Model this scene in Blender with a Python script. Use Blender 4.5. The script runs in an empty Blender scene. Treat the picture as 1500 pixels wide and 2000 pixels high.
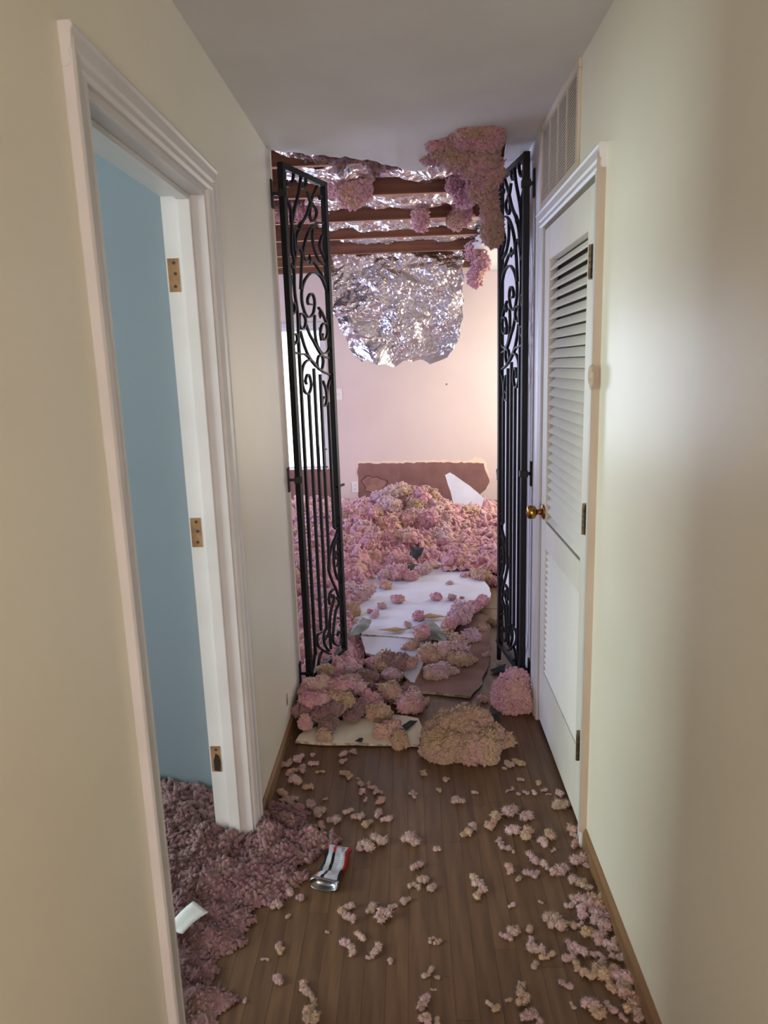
import bpy, bmesh, math, random
import numpy as np
from mathutils import Vector, Matrix

random.seed(7)
rng = np.random.default_rng(7)
sc = bpy.context.scene
COL = sc.collection

# ------------------------------------------------------------------ camera
cam_data = bpy.data.cameras.new('camera')
cam_data.sensor_fit = 'VERTICAL'
cam_data.sensor_height = 36.0
cam_data.lens = 1387.0 / 2000.0 * 36.0
cam_data.clip_start = 0.02
cam = bpy.data.objects.new('camera', cam_data)
COL.objects.link(cam)
PITCH, ROLL, YAW = 0.20355563, -0.03188882, -0.03799028
_d = Vector((math.sin(YAW)*math.cos(PITCH), math.cos(YAW)*math.cos(PITCH), -math.sin(PITCH)))
_r0 = Vector((math.cos(YAW), -math.sin(YAW), 0)); _u0 = _r0.cross(_d)
_r = _r0*math.cos(ROLL) + _u0*math.sin(ROLL); _u = -_r0*math.sin(ROLL) + _u0*math.cos(ROLL)
M = Matrix.Identity(4)
for i in range(3):
    M[i][0], M[i][1], M[i][2] = _r[i], _u[i], -_d[i]
M[2][3] = 1.55
cam.matrix_world = M
cam_data.dof.use_dof = True
cam_data.dof.focus_distance = 4.2
cam_data.dof.aperture_fstop = 5.0
sc.camera = cam

# ------------------------------------------------------------------ light
world = bpy.data.worlds.new('daylight')
sc.world = world
world.use_nodes = True
bg = world.node_tree.nodes['Background']
bg.inputs[0].default_value = (0.86, 0.93, 1.0, 1)
bg.inputs[1].default_value = 3.0

def area_light(name, loc, direction, sx, sy, power, color, spread=180):
    l = bpy.data.lights.new(name, 'AREA'); l.shape = 'RECTANGLE'
    l.size, l.size_y, l.energy, l.color = sx, sy, power, color
    l.spread = math.radians(spread)
    o = bpy.data.objects.new(name, l); COL.objects.link(o)
    o.location = loc
    o.rotation_euler = Vector(direction).to_track_quat('-Z', 'Y').to_euler()
    return o
# daylight through the far window and assumed left windows, plus two added lamps
area_light('daylight_room_side_window', (-3.72, 5.2, 1.35), (1, -0.05, -0.25), 1.5, 2.2, 145, (0.50, 0.58, 1.0))
area_light('daylight_room_far_window', (-1.42, 7.36, 1.23), (0, -1, -0.1), 1.05, 1.4, 18, (0.66, 0.75, 1.0))
area_light('added_warm_lamp_room_right', (1.70, 6.3, 1.3), (-1, -0.12, -0.03), 1.3, 1.5, 44, (1.0, 0.88, 0.64))  # unseen warm lamp added to brighten the left hall wall and far wall
area_light('daylight_side_room_window', (-3.42, 0.75, 1.45), (1, 0.12, -0.12), 1.4, 1.5, 84, (0.86, 1.0, 0.95))
area_light('added_fill_behind_hall', (0.3, -2.9, 1.25), (-0.12, 1, -0.02), 0.45, 1.8, 64, (1.0, 0.80, 0.76))  # added pinkish fill behind the camera; the back wall has no window

sc.view_settings.view_transform = 'Standard'
sc.view_settings.look = 'None'
sc.view_settings.exposure = 0.0
sc.view_settings.gamma = 1.0
sc.view_settings.use_curve_mapping = False
sc.cycles.use_denoising = True
sc.cycles.max_bounces = 10
sc.cycles.diffuse_bounces = 6

XL, XR, ZC, YF = -0.545, 0.541, 2.44, 7.33

# ------------------------------------------------------------------ materials
def srgb(r, g, b):
    def c(v):
        v /= 255.0
        return v/12.92 if v <= 0.04045 else ((v+0.055)/1.055)**2.4
    return (c(r), c(g), c(b), 1)

def mat(name, color, rough=0.6, metal=0.0, color2=None, nscale=6.0, stretch=(1, 1, 1), bump=0.0, bscale=60.0,
        sheen=0.0, spec=0.5, random_obj=0.0, ramp=(0.35, 0.65), detail=4.0, sss=0.0):
    m = bpy.data.materials.new(name); m.use_nodes = True
    nt = m.node_tree; n = nt.nodes; L = nt.links
    b = n['Principled BSDF']
    b.inputs['Roughness'].default_value = rough
    b.inputs['Metallic'].default_value = metal
    b.inputs['Specular IOR Level'].default_value = spec
    b.inputs['Base Color'].default_value = color
    if sheen: 
        b.inputs['Sheen Weight'].default_value = sheen
        b.inputs['Sheen Roughness'].default_value = 0.6
    tc = n.new('ShaderNodeTexCoord'); mp = n.new('ShaderNodeMapping')
    mp.inputs['Scale'].default_value = stretch
    L.new(tc.outputs['Object'], mp.inputs['Vector'])
    out_col = None
    if color2 is not None:
        t = n.new('ShaderNodeTexNoise'); t.inputs['Scale'].default_value = nscale; t.inputs['Detail'].default_value = detail
        L.new(mp.outputs['Vector'], t.inputs['Vector'])
        r = n.new('ShaderNodeValToRGB')
        r.color_ramp.elements[0].position, r.color_ramp.elements[1].position = ramp
        r.color_ramp.elements[0].color, r.color_ramp.elements[1].color = color, color2
        L.new(t.outputs['Fac'], r.inputs['Fac']); out_col = r.outputs['Color']
    if random_obj:
        oi = n.new('ShaderNodeObjectInfo'); mr = n.new('ShaderNodeMapRange')
        mr.inputs['To Min'].default_value = 1-random_obj; mr.inputs['To Max'].default_value = 1+random_obj*0.6
        L.new(oi.outputs['Random'], mr.inputs['Value'])
        mx = n.new('ShaderNodeHueSaturation')
        if out_col: L.new(out_col, mx.inputs['Color'])
        else: mx.inputs['Color'].default_value = color
        L.new(mr.outputs['Result'], mx.inputs['Value']); out_col = mx.outputs['Color']
    if out_col: L.new(out_col, b.inputs['Base Color'])
    if bump:
        t2 = n.new('ShaderNodeTexNoise'); t2.inputs['Scale'].default_value = bscale; t2.inputs['Detail'].default_value = 5
        L.new(mp.outputs['Vector'], t2.inputs['Vector'])
        bp = n.new('ShaderNodeBump'); bp.inputs['Strength'].default_value = bump; bp.inputs['Distance'].default_value = 0.01
        L.new(t2.outputs['Fac'], bp.inputs['Height']); L.new(bp.outputs['Normal'], b.inputs['Normal'])
    return m

MT = {}
MT['cream'] = mat('cream_wall_paint', srgb(230, 228, 212), 0.36, color2=srgb(226, 223, 206), nscale=2.5, bump=0.03, bscale=25)
MT['ceil'] = mat('white_ceiling_paint', srgb(206, 206, 204), 0.7, color2=srgb(199, 198, 195), nscale=3, bump=0.05, bscale=40)
MT['trim'] = mat('white_trim_gloss', srgb(208, 208, 209), 0.36, color2=srgb(200, 200, 200), nscale=5, bump=0.03, bscale=40)
MT['door'] = mat('white_door_gloss', srgb(226, 224, 215), 0.5, color2=srgb(219, 216, 205), nscale=4)
MT['tan_edge'] = mat('bare_tan_wood_edge', srgb(186, 174, 160), 0.6, color2=srgb(170, 154, 136), nscale=8, stretch=(1, 1, .2))
MT['pinkwall'] = mat('pale_pink_wall_paint', srgb(212, 195, 188), 0.6, color2=srgb(207, 189, 182), nscale=1.5, bump=0.03, bscale=30)
MT['litwall'] = mat('window_lit_wall_tint', srgb(232, 230, 232), 0.5, color2=srgb(226, 224, 228), nscale=2)  # cool window light on the hall wall's far end, put into its colour
MT['blue'] = mat('blue_wall_paint', srgb(120, 130, 141), 0.6, color2=srgb(117, 127, 138), nscale=2, bump=0.02, bscale=30)
MT['brownpaper'] = mat('brown_drywall_paper', srgb(136, 98, 92), 0.85, color2=srgb(122, 86, 80), nscale=6, bump=0.05, bscale=60)
MT['brownpaper2'] = mat('stained_brown_paper', srgb(152, 112, 100), 0.85, color2=srgb(128, 92, 82), nscale=14)
MT['brownboard'] = mat('brown_board_back', srgb(142, 106, 90), 0.8, color2=srgb(122, 90, 76), nscale=7, bump=0.06, bscale=80)
MT['tornpaper'] = mat('torn_cream_paper', srgb(226, 206, 180), 0.9)
MT['stain'] = mat('stain_edge', srgb(92, 62, 54), 0.9)
MT['gypwhite'] = mat('white_drywall_face', srgb(204, 206, 218), 0.6, color2=srgb(194, 195, 206), nscale=5, bump=0.03, bscale=60)
MT['gypcream'] = mat('cream_drywall_face', srgb(222, 214, 196), 0.7, color2=srgb(208, 198, 178), nscale=6, bump=0.03, bscale=60)
MT['gypedge'] = mat('crumbly_gypsum_edge', srgb(206, 196, 184), 0.95, color2=srgb(150, 128, 112), nscale=40, bump=0.4, bscale=140)
MT['floor'] = mat('brown_wood_floor', srgb(110, 82, 58), 0.42, color2=srgb(86, 62, 43), nscale=5, stretch=(9, .7, 1), random_obj=0.13, bump=0.04, bscale=30, detail=6)
MT['subfloor'] = mat('dark_floor_joint', srgb(86, 64, 46), 0.8)
MT['base'] = mat('brown_baseboard_wood', srgb(140, 108, 76), 0.5, color2=srgb(118, 88, 60), nscale=6, stretch=(6, .5, 6))
MT['joist'] = mat('brown_joist_wood', srgb(128, 84, 58), 0.75, color2=srgb(98, 60, 42), nscale=4, stretch=(.6, 8, 8), random_obj=0.12, bump=0.1, bscale=20, detail=6)
MT['attic'] = mat('dark_roof_deck', srgb(64, 46, 38), 0.9)
MT['iron'] = mat('black_wrought_iron', srgb(10, 10, 11), 0.5, color2=srgb(16, 16, 17), nscale=30, bump=0.1, bscale=120, spec=0.3)
MT['brass'] = mat('worn_brass', srgb(186, 142, 70), 0.22, metal=1.0, color2=srgb(150, 108, 52), nscale=20)
MT['hinge'] = mat('tarnished_hinge_metal', srgb(150, 134, 104), 0.35, metal=0.9, color2=srgb(84, 74, 58), nscale=60)
MT['screw'] = mat('dark_screw_hole', srgb(46, 38, 30), 0.7)
MT['mortise'] = mat('bare_wood_mortise', srgb(156, 122, 84), 0.8, color2=srgb(120, 88, 58), nscale=20)
MT['darkhole'] = mat('dark_hole', srgb(40, 30, 26), 0.95)
MT['vent'] = mat('cream_painted_vent', srgb(200, 190, 170), 0.45)
MT['louvershade'] = mat('dark_louver_shade', srgb(74, 62, 50), 0.9)
MT['ventback'] = mat('vent_filter', srgb(150, 136, 112), 0.9)
MT['joistlit'] = mat('lit_joist_underside', srgb(178, 132, 96), 0.75, color2=srgb(150, 104, 74), nscale=4, stretch=(.6, 8, 8))
MT['scrap'] = mat('black_felt_scrap', srgb(28, 28, 28), 0.85, color2=srgb(44, 43, 42), nscale=20, bump=0.2, bscale=60)
MT['scrapgrey'] = mat('grey_green_paper_scrap', srgb(120, 124, 116), 0.55, color2=srgb(74, 80, 78), nscale=12, bump=0.15, bscale=40)
MT['scraptan'] = mat('tan_paper_scrap', srgb(176, 146, 112), 0.85, color2=srgb(146, 116, 84), nscale=20)
MT['paper'] = mat('white_paper', srgb(226, 228, 230), 0.8)
MT['plastic'] = mat('white_plastic', srgb(226, 220, 214), 0.4)
MT['slot'] = mat('outlet_slot', srgb(40, 36, 34), 0.6)
MT['canwhite'] = mat('can_white_print', srgb(206, 212, 224), 0.28, metal=0.35, color2=srgb(178, 186, 204), nscale=30)
MT['canred'] = mat('can_red_print', srgb(176, 32, 34), 0.28, metal=0.4)
MT['canblack'] = mat('can_black_print', srgb(24, 26, 30), 0.25, metal=0.4)
MT['canorange'] = mat('can_orange_print', srgb(196, 92, 48), 0.3, metal=0.4, color2=srgb(160, 60, 36), nscale=40)
MT['cangreen'] = mat('can_green_print', srgb(70, 96, 78), 0.3, metal=0.5, color2=srgb(30, 40, 38), nscale=40)
MT['canprint'] = mat('can_grey_print', srgb(104, 108, 122), 0.4)
MT['aluminium'] = mat('can_aluminium', srgb(150, 152, 156), 0.25, metal=1.0)

def fluff_mat(name, c1, c2, c3, scale=9.0):
    m = bpy.data.materials.new(name); m.use_nodes = True
    nt = m.node_tree; n = nt.nodes; L = nt.links; b = n['Principled BSDF']
    b.inputs['Roughness'].default_value = 1.0; b.inputs['Specular IOR Level'].default_value = 0.1
    b.inputs['Sheen Weight'].default_value = 0.35; b.inputs['Sheen Roughness'].default_value = 0.5
    g = n.new('ShaderNodeNewGeometry')
    t = n.new('ShaderNodeTexNoise'); t.inputs['Scale'].default_value = scale; t.inputs['Detail'].default_value = 6
    L.new(g.outputs['Position'], t.inputs['Vector'])
    oi = n.new('ShaderNodeObjectInfo')
    ad = n.new('ShaderNodeMath'); ad.operation = 'MULTIPLY_ADD'
    ad.inputs[1].default_value = 0.22; L.new(oi.outputs['Random'], ad.inputs[0]); 
    sb = n.new('ShaderNodeMath'); sb.operation = 'SUBTRACT'; sb.inputs[1].default_value = 0.11
    L.new(t.outputs['Fac'], sb.inputs[0]); L.new(sb.outputs[0], ad.inputs[2])
    r = n.new('ShaderNodeValToRGB'); e = r.color_ramp.elements
    e[0].position, e[1].position = 0.32, 0.68
    e[0].color, e[1].color = c1, c3
    x = e.new(0.52); x.color = c2
    L.new(ad.outputs[0], r.inputs['Fac']); L.new(r.outputs['Color'], b.inputs['Base Color'])
    t2 = n.new('ShaderNodeTexNoise'); t2.inputs['Scale'].default_value = 170; t2.inputs['Detail'].default_value = 4
    L.new(g.outputs['Position'], t2.inputs['Vector'])
    bp = n.new('ShaderNodeBump'); bp.inputs['Strength'].default_value = 0.9; bp.inputs['Distance'].default_value = 0.006
    L.new(t2.outputs['Fac'], bp.inputs['Height']); L.new(bp.outputs['Normal'], b.inputs['Normal'])
    return m
MT['pink'] = fluff_mat('pink_fibreglass', srgb(196, 142, 156), srgb(206, 158, 166), srgb(206, 168, 150))
MT['palepink'] = fluff_mat('pale_pink_fibreglass', srgb(200, 164, 174), srgb(206, 174, 178), srgb(198, 172, 152), 14)
MT['tan'] = fluff_mat('tan_dusty_fibreglass', srgb(192, 152, 144), srgb(190, 162, 136), srgb(180, 154, 116), 11)
MT['mauve'] = fluff_mat('mauve_pink_fibreglass', srgb(170, 116, 130), srgb(184, 134, 144), srgb(168, 136, 118), 12)
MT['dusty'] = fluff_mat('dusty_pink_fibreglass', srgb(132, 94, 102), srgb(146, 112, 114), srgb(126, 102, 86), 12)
MT['tuft'] = fluff_mat('greyish_pink_fibreglass', srgb(184, 152, 156), srgb(186, 158, 154), srgb(178, 154, 130), 14)

# foil and glass
def foil_mat():
    m = mat('crinkled_silver_foil', srgb(228, 228, 232), 0.28, metal=1.0, color2=srgb(212, 208, 206), nscale=5)
    nt = m.node_tree; n = nt.nodes; b = n['Principled BSDF']
    return m
MT['foil'] = foil_mat()
def glass_mat():
    m = bpy.data.materials.new('window_glass'); m.use_nodes = True
    nt = m.node_tree; n = nt.nodes; n.remove(n['Principled BSDF'])
    t = n.new('ShaderNodeBsdfTransparent'); g = n.new('ShaderNodeBsdfGlossy'); g.inputs['Roughness'].default_value = 0.02
    mx = n.new('ShaderNodeMixShader'); mx.inputs[0].default_value = 0.06
    nt.links.new(t.outputs[0], mx.inputs[1]); nt.links.new(g.outputs[0], mx.inputs[2])
    nt.links.new(mx.outputs[0], n['Material Output'].inputs[0])
    return m
MT['glass'] = glass_mat()

# ------------------------------------------------------------------ helpers
def mesh_data(name, verts, faces, mats, smooth=False, idx=None):
    me = bpy.data.meshes.new(name)
    me.from_pydata([tuple(map(float, v)) for v in verts], [], [tuple(map(int, f)) for f in faces])
    for m in (mats if isinstance(mats, (list, tuple)) else [mats]): me.materials.append(m)
    if idx is not None: me.polygons.foreach_set('material_index', idx)
    if smooth: me.polygons.foreach_set('use_smooth', [True]*len(me.polygons))
    me.update()
    return me
def link(name, me, parent=None, loc=None, rot=None):
    o = bpy.data.objects.new(name, me); COL.objects.link(o)
    if parent is not None: o.parent = parent
    if loc is not None: o.location = loc
    if rot is not None: o.rotation_euler = rot
    return o
def obj(name, verts, faces, mats, parent=None, smooth=False, idx=None, loc=None):
    return link(name, mesh_data(name, verts, faces, mats, smooth, idx), parent, loc)
def empty(name, loc=(0, 0, 0), rot=(0, 0, 0)):
    o = bpy.data.objects.new(name, None); COL.objects.link(o); o.location = loc; o.rotation_euler = rot
    o.empty_display_size = 0.05
    return o
def tag(o, label=None, cat=None, group=None, kind=None):
    if label: o['label'] = label
    if cat: o['category'] = cat
    if group: o['group'] = group
    if kind: o['kind'] = kind
    return o
BOXF = [(0, 3, 2, 1), (4, 5, 6, 7), (0, 1, 5, 4), (1, 2, 6, 5), (2, 3, 7, 6), (3, 0, 4, 7)]
class MB:
    """collects boxes and sweeps into one mesh (a single part)"""
    def __init__(s): s.v, s.f, s.i = [], [], []
    def box(s, x0, x1, y0, y1, z0, z1, mi=0):
        b = len(s.v)
        s.v += [(x0, y0, z0), (x1, y0, z0), (x1, y1, z0), (x0, y1, z0), (x0, y0, z1), (x1, y0, z1), (x1, y1, z1), (x0, y1, z1)]
        s.f += [tuple(b+k for k in q) for q in BOXF]; s.i += [mi]*6
        return s
    def prism(s, prof, axis, a0, a1, mi=0):
        """closed 2-D profile extruded along an axis (x, y or z)"""
        b = len(s.v); n = len(prof)
        for a in (a0, a1):
            for p, q in prof:
                s.v.append({'x': (a, p, q), 'y': (p, a, q), 'z': (p, q, a)}[axis])
        s.f += [tuple(b+k for k in range(n))[::-1], tuple(b+n+k for k in range(n))]
        s.f += [(b+k, b+(k+1) % n, b+n+(k+1) % n, b+n+k) for k in range(n)]
        s.i += [mi]*(n+2)
        return s
    def lathe(s, prof, centre, axis, seg=20, mi=0):
        b = len(s.v); n = len(prof); ax = Vector(axis).normalized()
        e1 = ax.orthogonal().normalized(); e2 = ax.cross(e1); c = Vector(centre)
        for r, h in prof:
            for k in range(seg):
                t = 2*math.pi*k/seg
                s.v.append(tuple(c + ax*h + (e1*math.cos(t)+e2*math.sin(t))*r))
        for j in range(n-1):
            for k in range(seg):
                s.f.append((b+j*seg+k, b+j*seg+(k+1) % seg, b+(j+1)*seg+(k+1) % seg, b+(j+1)*seg+k)); s.i.append(mi)
        s.f.append(tuple(b+k for k in range(seg))[::-1]); s.f.append(tuple(b+(n-1)*seg+k for k in range(seg))); s.i += [mi, mi]
        return s
    def build(s, name, mats, parent=None, smooth=False, bevel=0.0, loc=None):
        me = mesh_data(name, s.v, s.f, mats, smooth, s.i)
        bm = bmesh.new(); bm.from_mesh(me)
        bmesh.ops.recalc_face_normals(bm, faces=bm.faces)
        if bevel: bmesh.ops.bevel(bm, geom=[e for e in bm.edges if e.calc_face_angle(0) > 0.6], offset=bevel, segments=2, affect='EDGES', clamp_overlap=True)
        bm.to_mesh(me); bm.free()
        return link(name, me, parent, loc)
def struct(o): o['kind'] = 'structure'; return o

# vectorised noise ---------------------------------------------------------
_TAB = np.random.default_rng(3).random((65536, 3))
def _hash(ix, iy, iz, seed):
    return ((ix*73856093) ^ (iy*19349663) ^ (iz*83492791) ^ (seed*2654435)) & 0xffff
def worley(P, cell, seed=0):
    Q = P/cell; I = np.floor(Q).astype(np.int64); best = np.full(len(P), 9.0)
    for dx in (-1, 0, 1):
        for dy in (-1, 0, 1):
            for dz in (-1, 0, 1):
                C = I + np.array([dx, dy, dz]); h = _hash(C[:, 0], C[:, 1], C[:, 2], seed)
                d = ((C + _TAB[h] - Q)**2).sum(1); best = np.minimum(best, d)
    return np.sqrt(best)
def vnoise(P, cell, seed=0):
    Q = P/cell; I = np.floor(Q).astype(np.int64); F = Q-I; F = F*F*(3-2*F); r = np.zeros(len(P))
    for dx in (0, 1):
        for dy in (0, 1):
            for dz in (0, 1):
                h = _hash(I[:, 0]+dx, I[:, 1]+dy, I[:, 2]+dz, seed)
                w = (F[:, 0] if dx else 1-F[:, 0])*(F[:, 1] if dy else 1-F[:, 1])*(F[:, 2] if dz else 1-F[:, 2])
                r += w*_TAB[h, 0]
    return r*2-1
def lumps(P, cell, seed=0):
    """rounded popcorn-like bumps with sharp creases between them, 0..1"""
    return np.clip(1-worley(P, cell, seed), 0, 1)
def cauli(P, cell, seed=0):
    """cauliflower relief in the same unit as cell"""
    return cell*(0.75*lumps(P, cell, seed)+0.42*lumps(P, cell*0.42, seed+1)+0.22*lumps(P, cell*0.18, seed+2)) + cell*0.25*vnoise(P, cell*1.7, seed+3)
def ico(sub):
    bm = bmesh.new(); bmesh.ops.create_icosphere(bm, subdivisions=sub, radius=1.0)
    v = np.array([q.co[:] for q in bm.verts]); f = [[x.index for x in q.verts] for q in bm.faces]; bm.free()
    return v, f
ICO = {k: ico(k) for k in (1, 2, 3, 4)}
def normals_of(V, F):
    F = np.array(F); n = np.zeros_like(V)
    a = np.cross(V[F[:, 1]]-V[F[:, 0]], V[F[:, 2]]-V[F[:, 0]])
    for k in range(3): np.add.at(n, F[:, k], a)
    return n/(np.linalg.norm(n, axis=1, keepdims=True)+1e-12)
def fibres(V, N, n, ln, wd, seed):
    """thin curled glass fibres standing off a fluffy surface (two triangles and a tip each)"""
    r = np.random.default_rng(seed); k = r.integers(0, len(V), n)
    a = V[k]; d = N[k] + r.normal(0, 0.9, (n, 3)); d /= np.linalg.norm(d, axis=1, keepdims=True)
    s = np.cross(d, r.normal(0, 1, (n, 3))); s /= np.linalg.norm(s, axis=1, keepdims=True)+1e-9
    L = ln*r.uniform(0.4, 1.2, (n, 1)); bend = np.cross(d, s)*L*r.uniform(-.6, .6, (n, 1))
    m = a + d*L*0.55 + bend*0.3; e = a + d*L + bend
    W = s*wd
    VV = np.stack([a-W, a+W, m-W*.8, m+W*.8, e], 1).reshape(-1, 3)
    FF = []
    for q in range(n):
        b = q*5; FF += [[b, b+1, b+3], [b, b+3, b+2], [b+2, b+3, b+4]]
    return VV, FF
def nodules(C, N, R, seed, sub=2):
    """small ragged tufts of fibre sitting on points C with radius R"""
    r = np.random.default_rng(seed); v0, f0 = ICO[sub]; n = len(C); m = len(v0)
    a = r.normal(0, 1, (n, 3)); a /= np.linalg.norm(a, axis=1, keepdims=True)
    st = r.uniform(0.2, 1.5, (n, 1, 1))
    V = np.repeat(v0[None], n, 0)
    V = V*(1 + r.normal(0, 0.24, (n, m, 1))) + r.normal(0, 0.08, (n, m, 3))
    along = (V*a[:, None, :]).sum(2, keepdims=True)*a[:, None, :]
    V = V*0.85 + along*st
    V = V*R[:, None, None] + (C + N*(R*0.25)[:, None])[:, None, :]
    F = (np.array(f0)[None]+(np.arange(n)*m)[:, None, None]).reshape(-1, 3)
    return V.reshape(-1, 3), F.tolist()
def on_surface(V, F, n, seed):
    r = np.random.default_rng(seed); F = np.array(F); A, B, C = V[F[:, 0]], V[F[:, 1]], V[F[:, 2]]
    cr = np.cross(B-A, C-A); ar = np.linalg.norm(cr, axis=1); k = r.choice(len(F), n, p=ar/ar.sum())
    u, w = r.random((n, 1)), r.random((n, 1)); s = (u+w) > 1; u = np.where(s, 1-u, u); w = np.where(s, 1-w, w)
    return A[k]+(B[k]-A[k])*u+(C[k]-A[k])*w, cr[k]/(ar[k][:, None]+1e-12)
def fluffy(blobs, sub, seed, lump=0.35, coarse=0.35, fine=0.5, nf=0, nn=0, nr=(0.06, 0.16), fl=0.17, fw=0.011):
    """blobs: list of (centre, radii) in unit size; returns verts, faces of one fluffy clump"""
    VV, FF = [], []; off = 0; fv, ff = [], []
    for k, (c, r) in enumerate(blobs):
        v, f = ICO[sub]; r = np.array(r, float); rm = r.mean()
        s = seed*17+k
        dsp = 0.86 + 0.3*vnoise(v*1.3+s*7.1, 0.9, s)
        w = v*r*dsp[:, None] + np.array(c)
        n = normals_of(w, f)
        cc = min(coarse, rm*0.9)
        w = w + n*(cauli(w+s*0.37, cc, s)*lump*2.2)[:, None] + rng.normal(0, 0.010, w.shape)*cc*2
        VV.append(w); FF += [[a+off for a in t] for t in f]; off += len(v)
        if nf: fv.append((w, n))
    V = np.vstack(VV); V0 = V
    if nn:
        C, N = on_surface(V, FF, nn, seed+1); rr = np.random.default_rng(seed+2)
        v2, f2 = nodules(C, N, rr.uniform(nr[0], nr[1], nn)*rr.uniform(.6, 1, nn), seed)
        FF += [[a+off for a in t] for t in f2]; off += len(v2); V = np.vstack([V, v2])
    if nf:
        v2, f2 = fibres(V0*1.08, np.vstack([q[1] for q in fv]), nf, fl, fw, seed)
        FF += [[a+off for a in t] for t in f2]; V = np.vstack([V, v2])
    return V, FF

# ------------------------------------------------------------------ measured outlines (metres)
POLY_A = [(-0.382, 4.187, 0.08), (-0.337, 5.046, 0.09), (-0.17, 5.182, 0.095), (-0.015, 5.272, 0.095), (0.317, 5.244, 0.095), (0.454, 4.853, 0.095), (0.511, 4.495, 0.095), (0.499, 4.332, 0.09), (0.382, 4.097, 0.09), (0.201, 3.788, 0.085), (0.09, 3.646, 0.08), (-0.092, 3.707, 0.08), (-0.288, 3.754, 0.08)]
POLY_B = [(-0.293, 3.737, 0.075), (-0.255, 3.556, 0.05), (-0.141, 3.502, 0.045), (-0.022, 3.261, 0.02), (-0.002, 3.249, 0.02), (0.085, 3.591, 0.05), (0.153, 3.698, 0.07), (-0.078, 3.696, 0.075)]
POLY_C = [(-0.076, 3.154, 0.016), (0.049, 3.161, 0.016), (0.266, 3.101, 0.018), (0.327, 3.259, 0.018), (0.397, 3.516, 0.018), (0.474, 4.146, 0.018), (0.397, 4.252, 0.018), (0.214, 3.872, 0.018), (0.031, 3.522, 0.016)]
POLY_D = [(-0.506, 2.712, 0.018), (-0.5, 2.758, 0.018), (-0.47, 2.809, 0.018), (-0.343, 2.878, 0.018), (-0.108, 2.937, 0.018), (0.01, 2.896, 0.018), (0.031, 2.792, 0.018), (0.016, 2.671, 0.018), (-0.239, 2.685, 0.018)]
POLY_E = [(0.354, 6.95, 0.476), (0.405, 6.95, 0.5), (0.504, 6.95, 0.431), (0.68, 6.95, 0.288), (0.852, 6.95, 0.082), (0.867, 6.95, -0.039), (0.485, 6.95, 0.002)]
POLY_S1 = [(-0.355, 3.644, 0.11), (-0.337, 3.779, 0.12), (-0.293, 3.909, 0.12), (-0.238, 3.873, 0.12), (-0.244, 3.764, 0.115), (-0.301, 3.664, 0.11)]
POLY_S2 = [(-0.012, 3.796, 0.095), (0.056, 3.834, 0.11), (0.111, 3.829, 0.12), (0.156, 3.733, 0.11), (0.201, 3.643, 0.1), (0.164, 3.577, 0.095), (0.084, 3.624, 0.095), (0.021, 3.686, 0.095)]
POLY_S3 = [(-0.014, 5.181, 0.14), (-0.001, 5.295, 0.19), (0.034, 5.284, 0.18), (0.095, 5.17, 0.2), (0.07, 5.137, 0.15), (0.031, 5.084, 0.13)]
POLY_S4 = [(0.293, 2.918, 0.012), (0.335, 2.954, 0.015), (0.371, 2.948, 0.015), (0.357, 2.856, 0.01), (0.326, 2.852, 0.01), (0.312, 2.889, 0.01)]
POLY_S5 = [(-0.061, 2.803, 0.03), (-0.026, 2.848, 0.032), (0.008, 2.846, 0.03), (-0.013, 2.802, 0.03), (-0.043, 2.767, 0.028)]
POLY_S6 = [(-0.256, 2.687, 0.026), (-0.234, 2.716, 0.028), (-0.215, 2.711, 0.026), (-0.226, 2.68, 0.025)]
POLY_S7 = [(0.387, 3.408, 0.012), (0.439, 3.446, 0.014), (0.482, 3.474, 0.012), (0.457, 3.385, 0.01), (0.402, 3.363, 0.01)]
POLY_S8 = [(-0.219, 4.929, 0.11), (-0.129, 5.09, 0.12), (-0.015, 5.04, 0.12), (0.096, 4.963, 0.12), (-0.016, 4.914, 0.11)]
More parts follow.
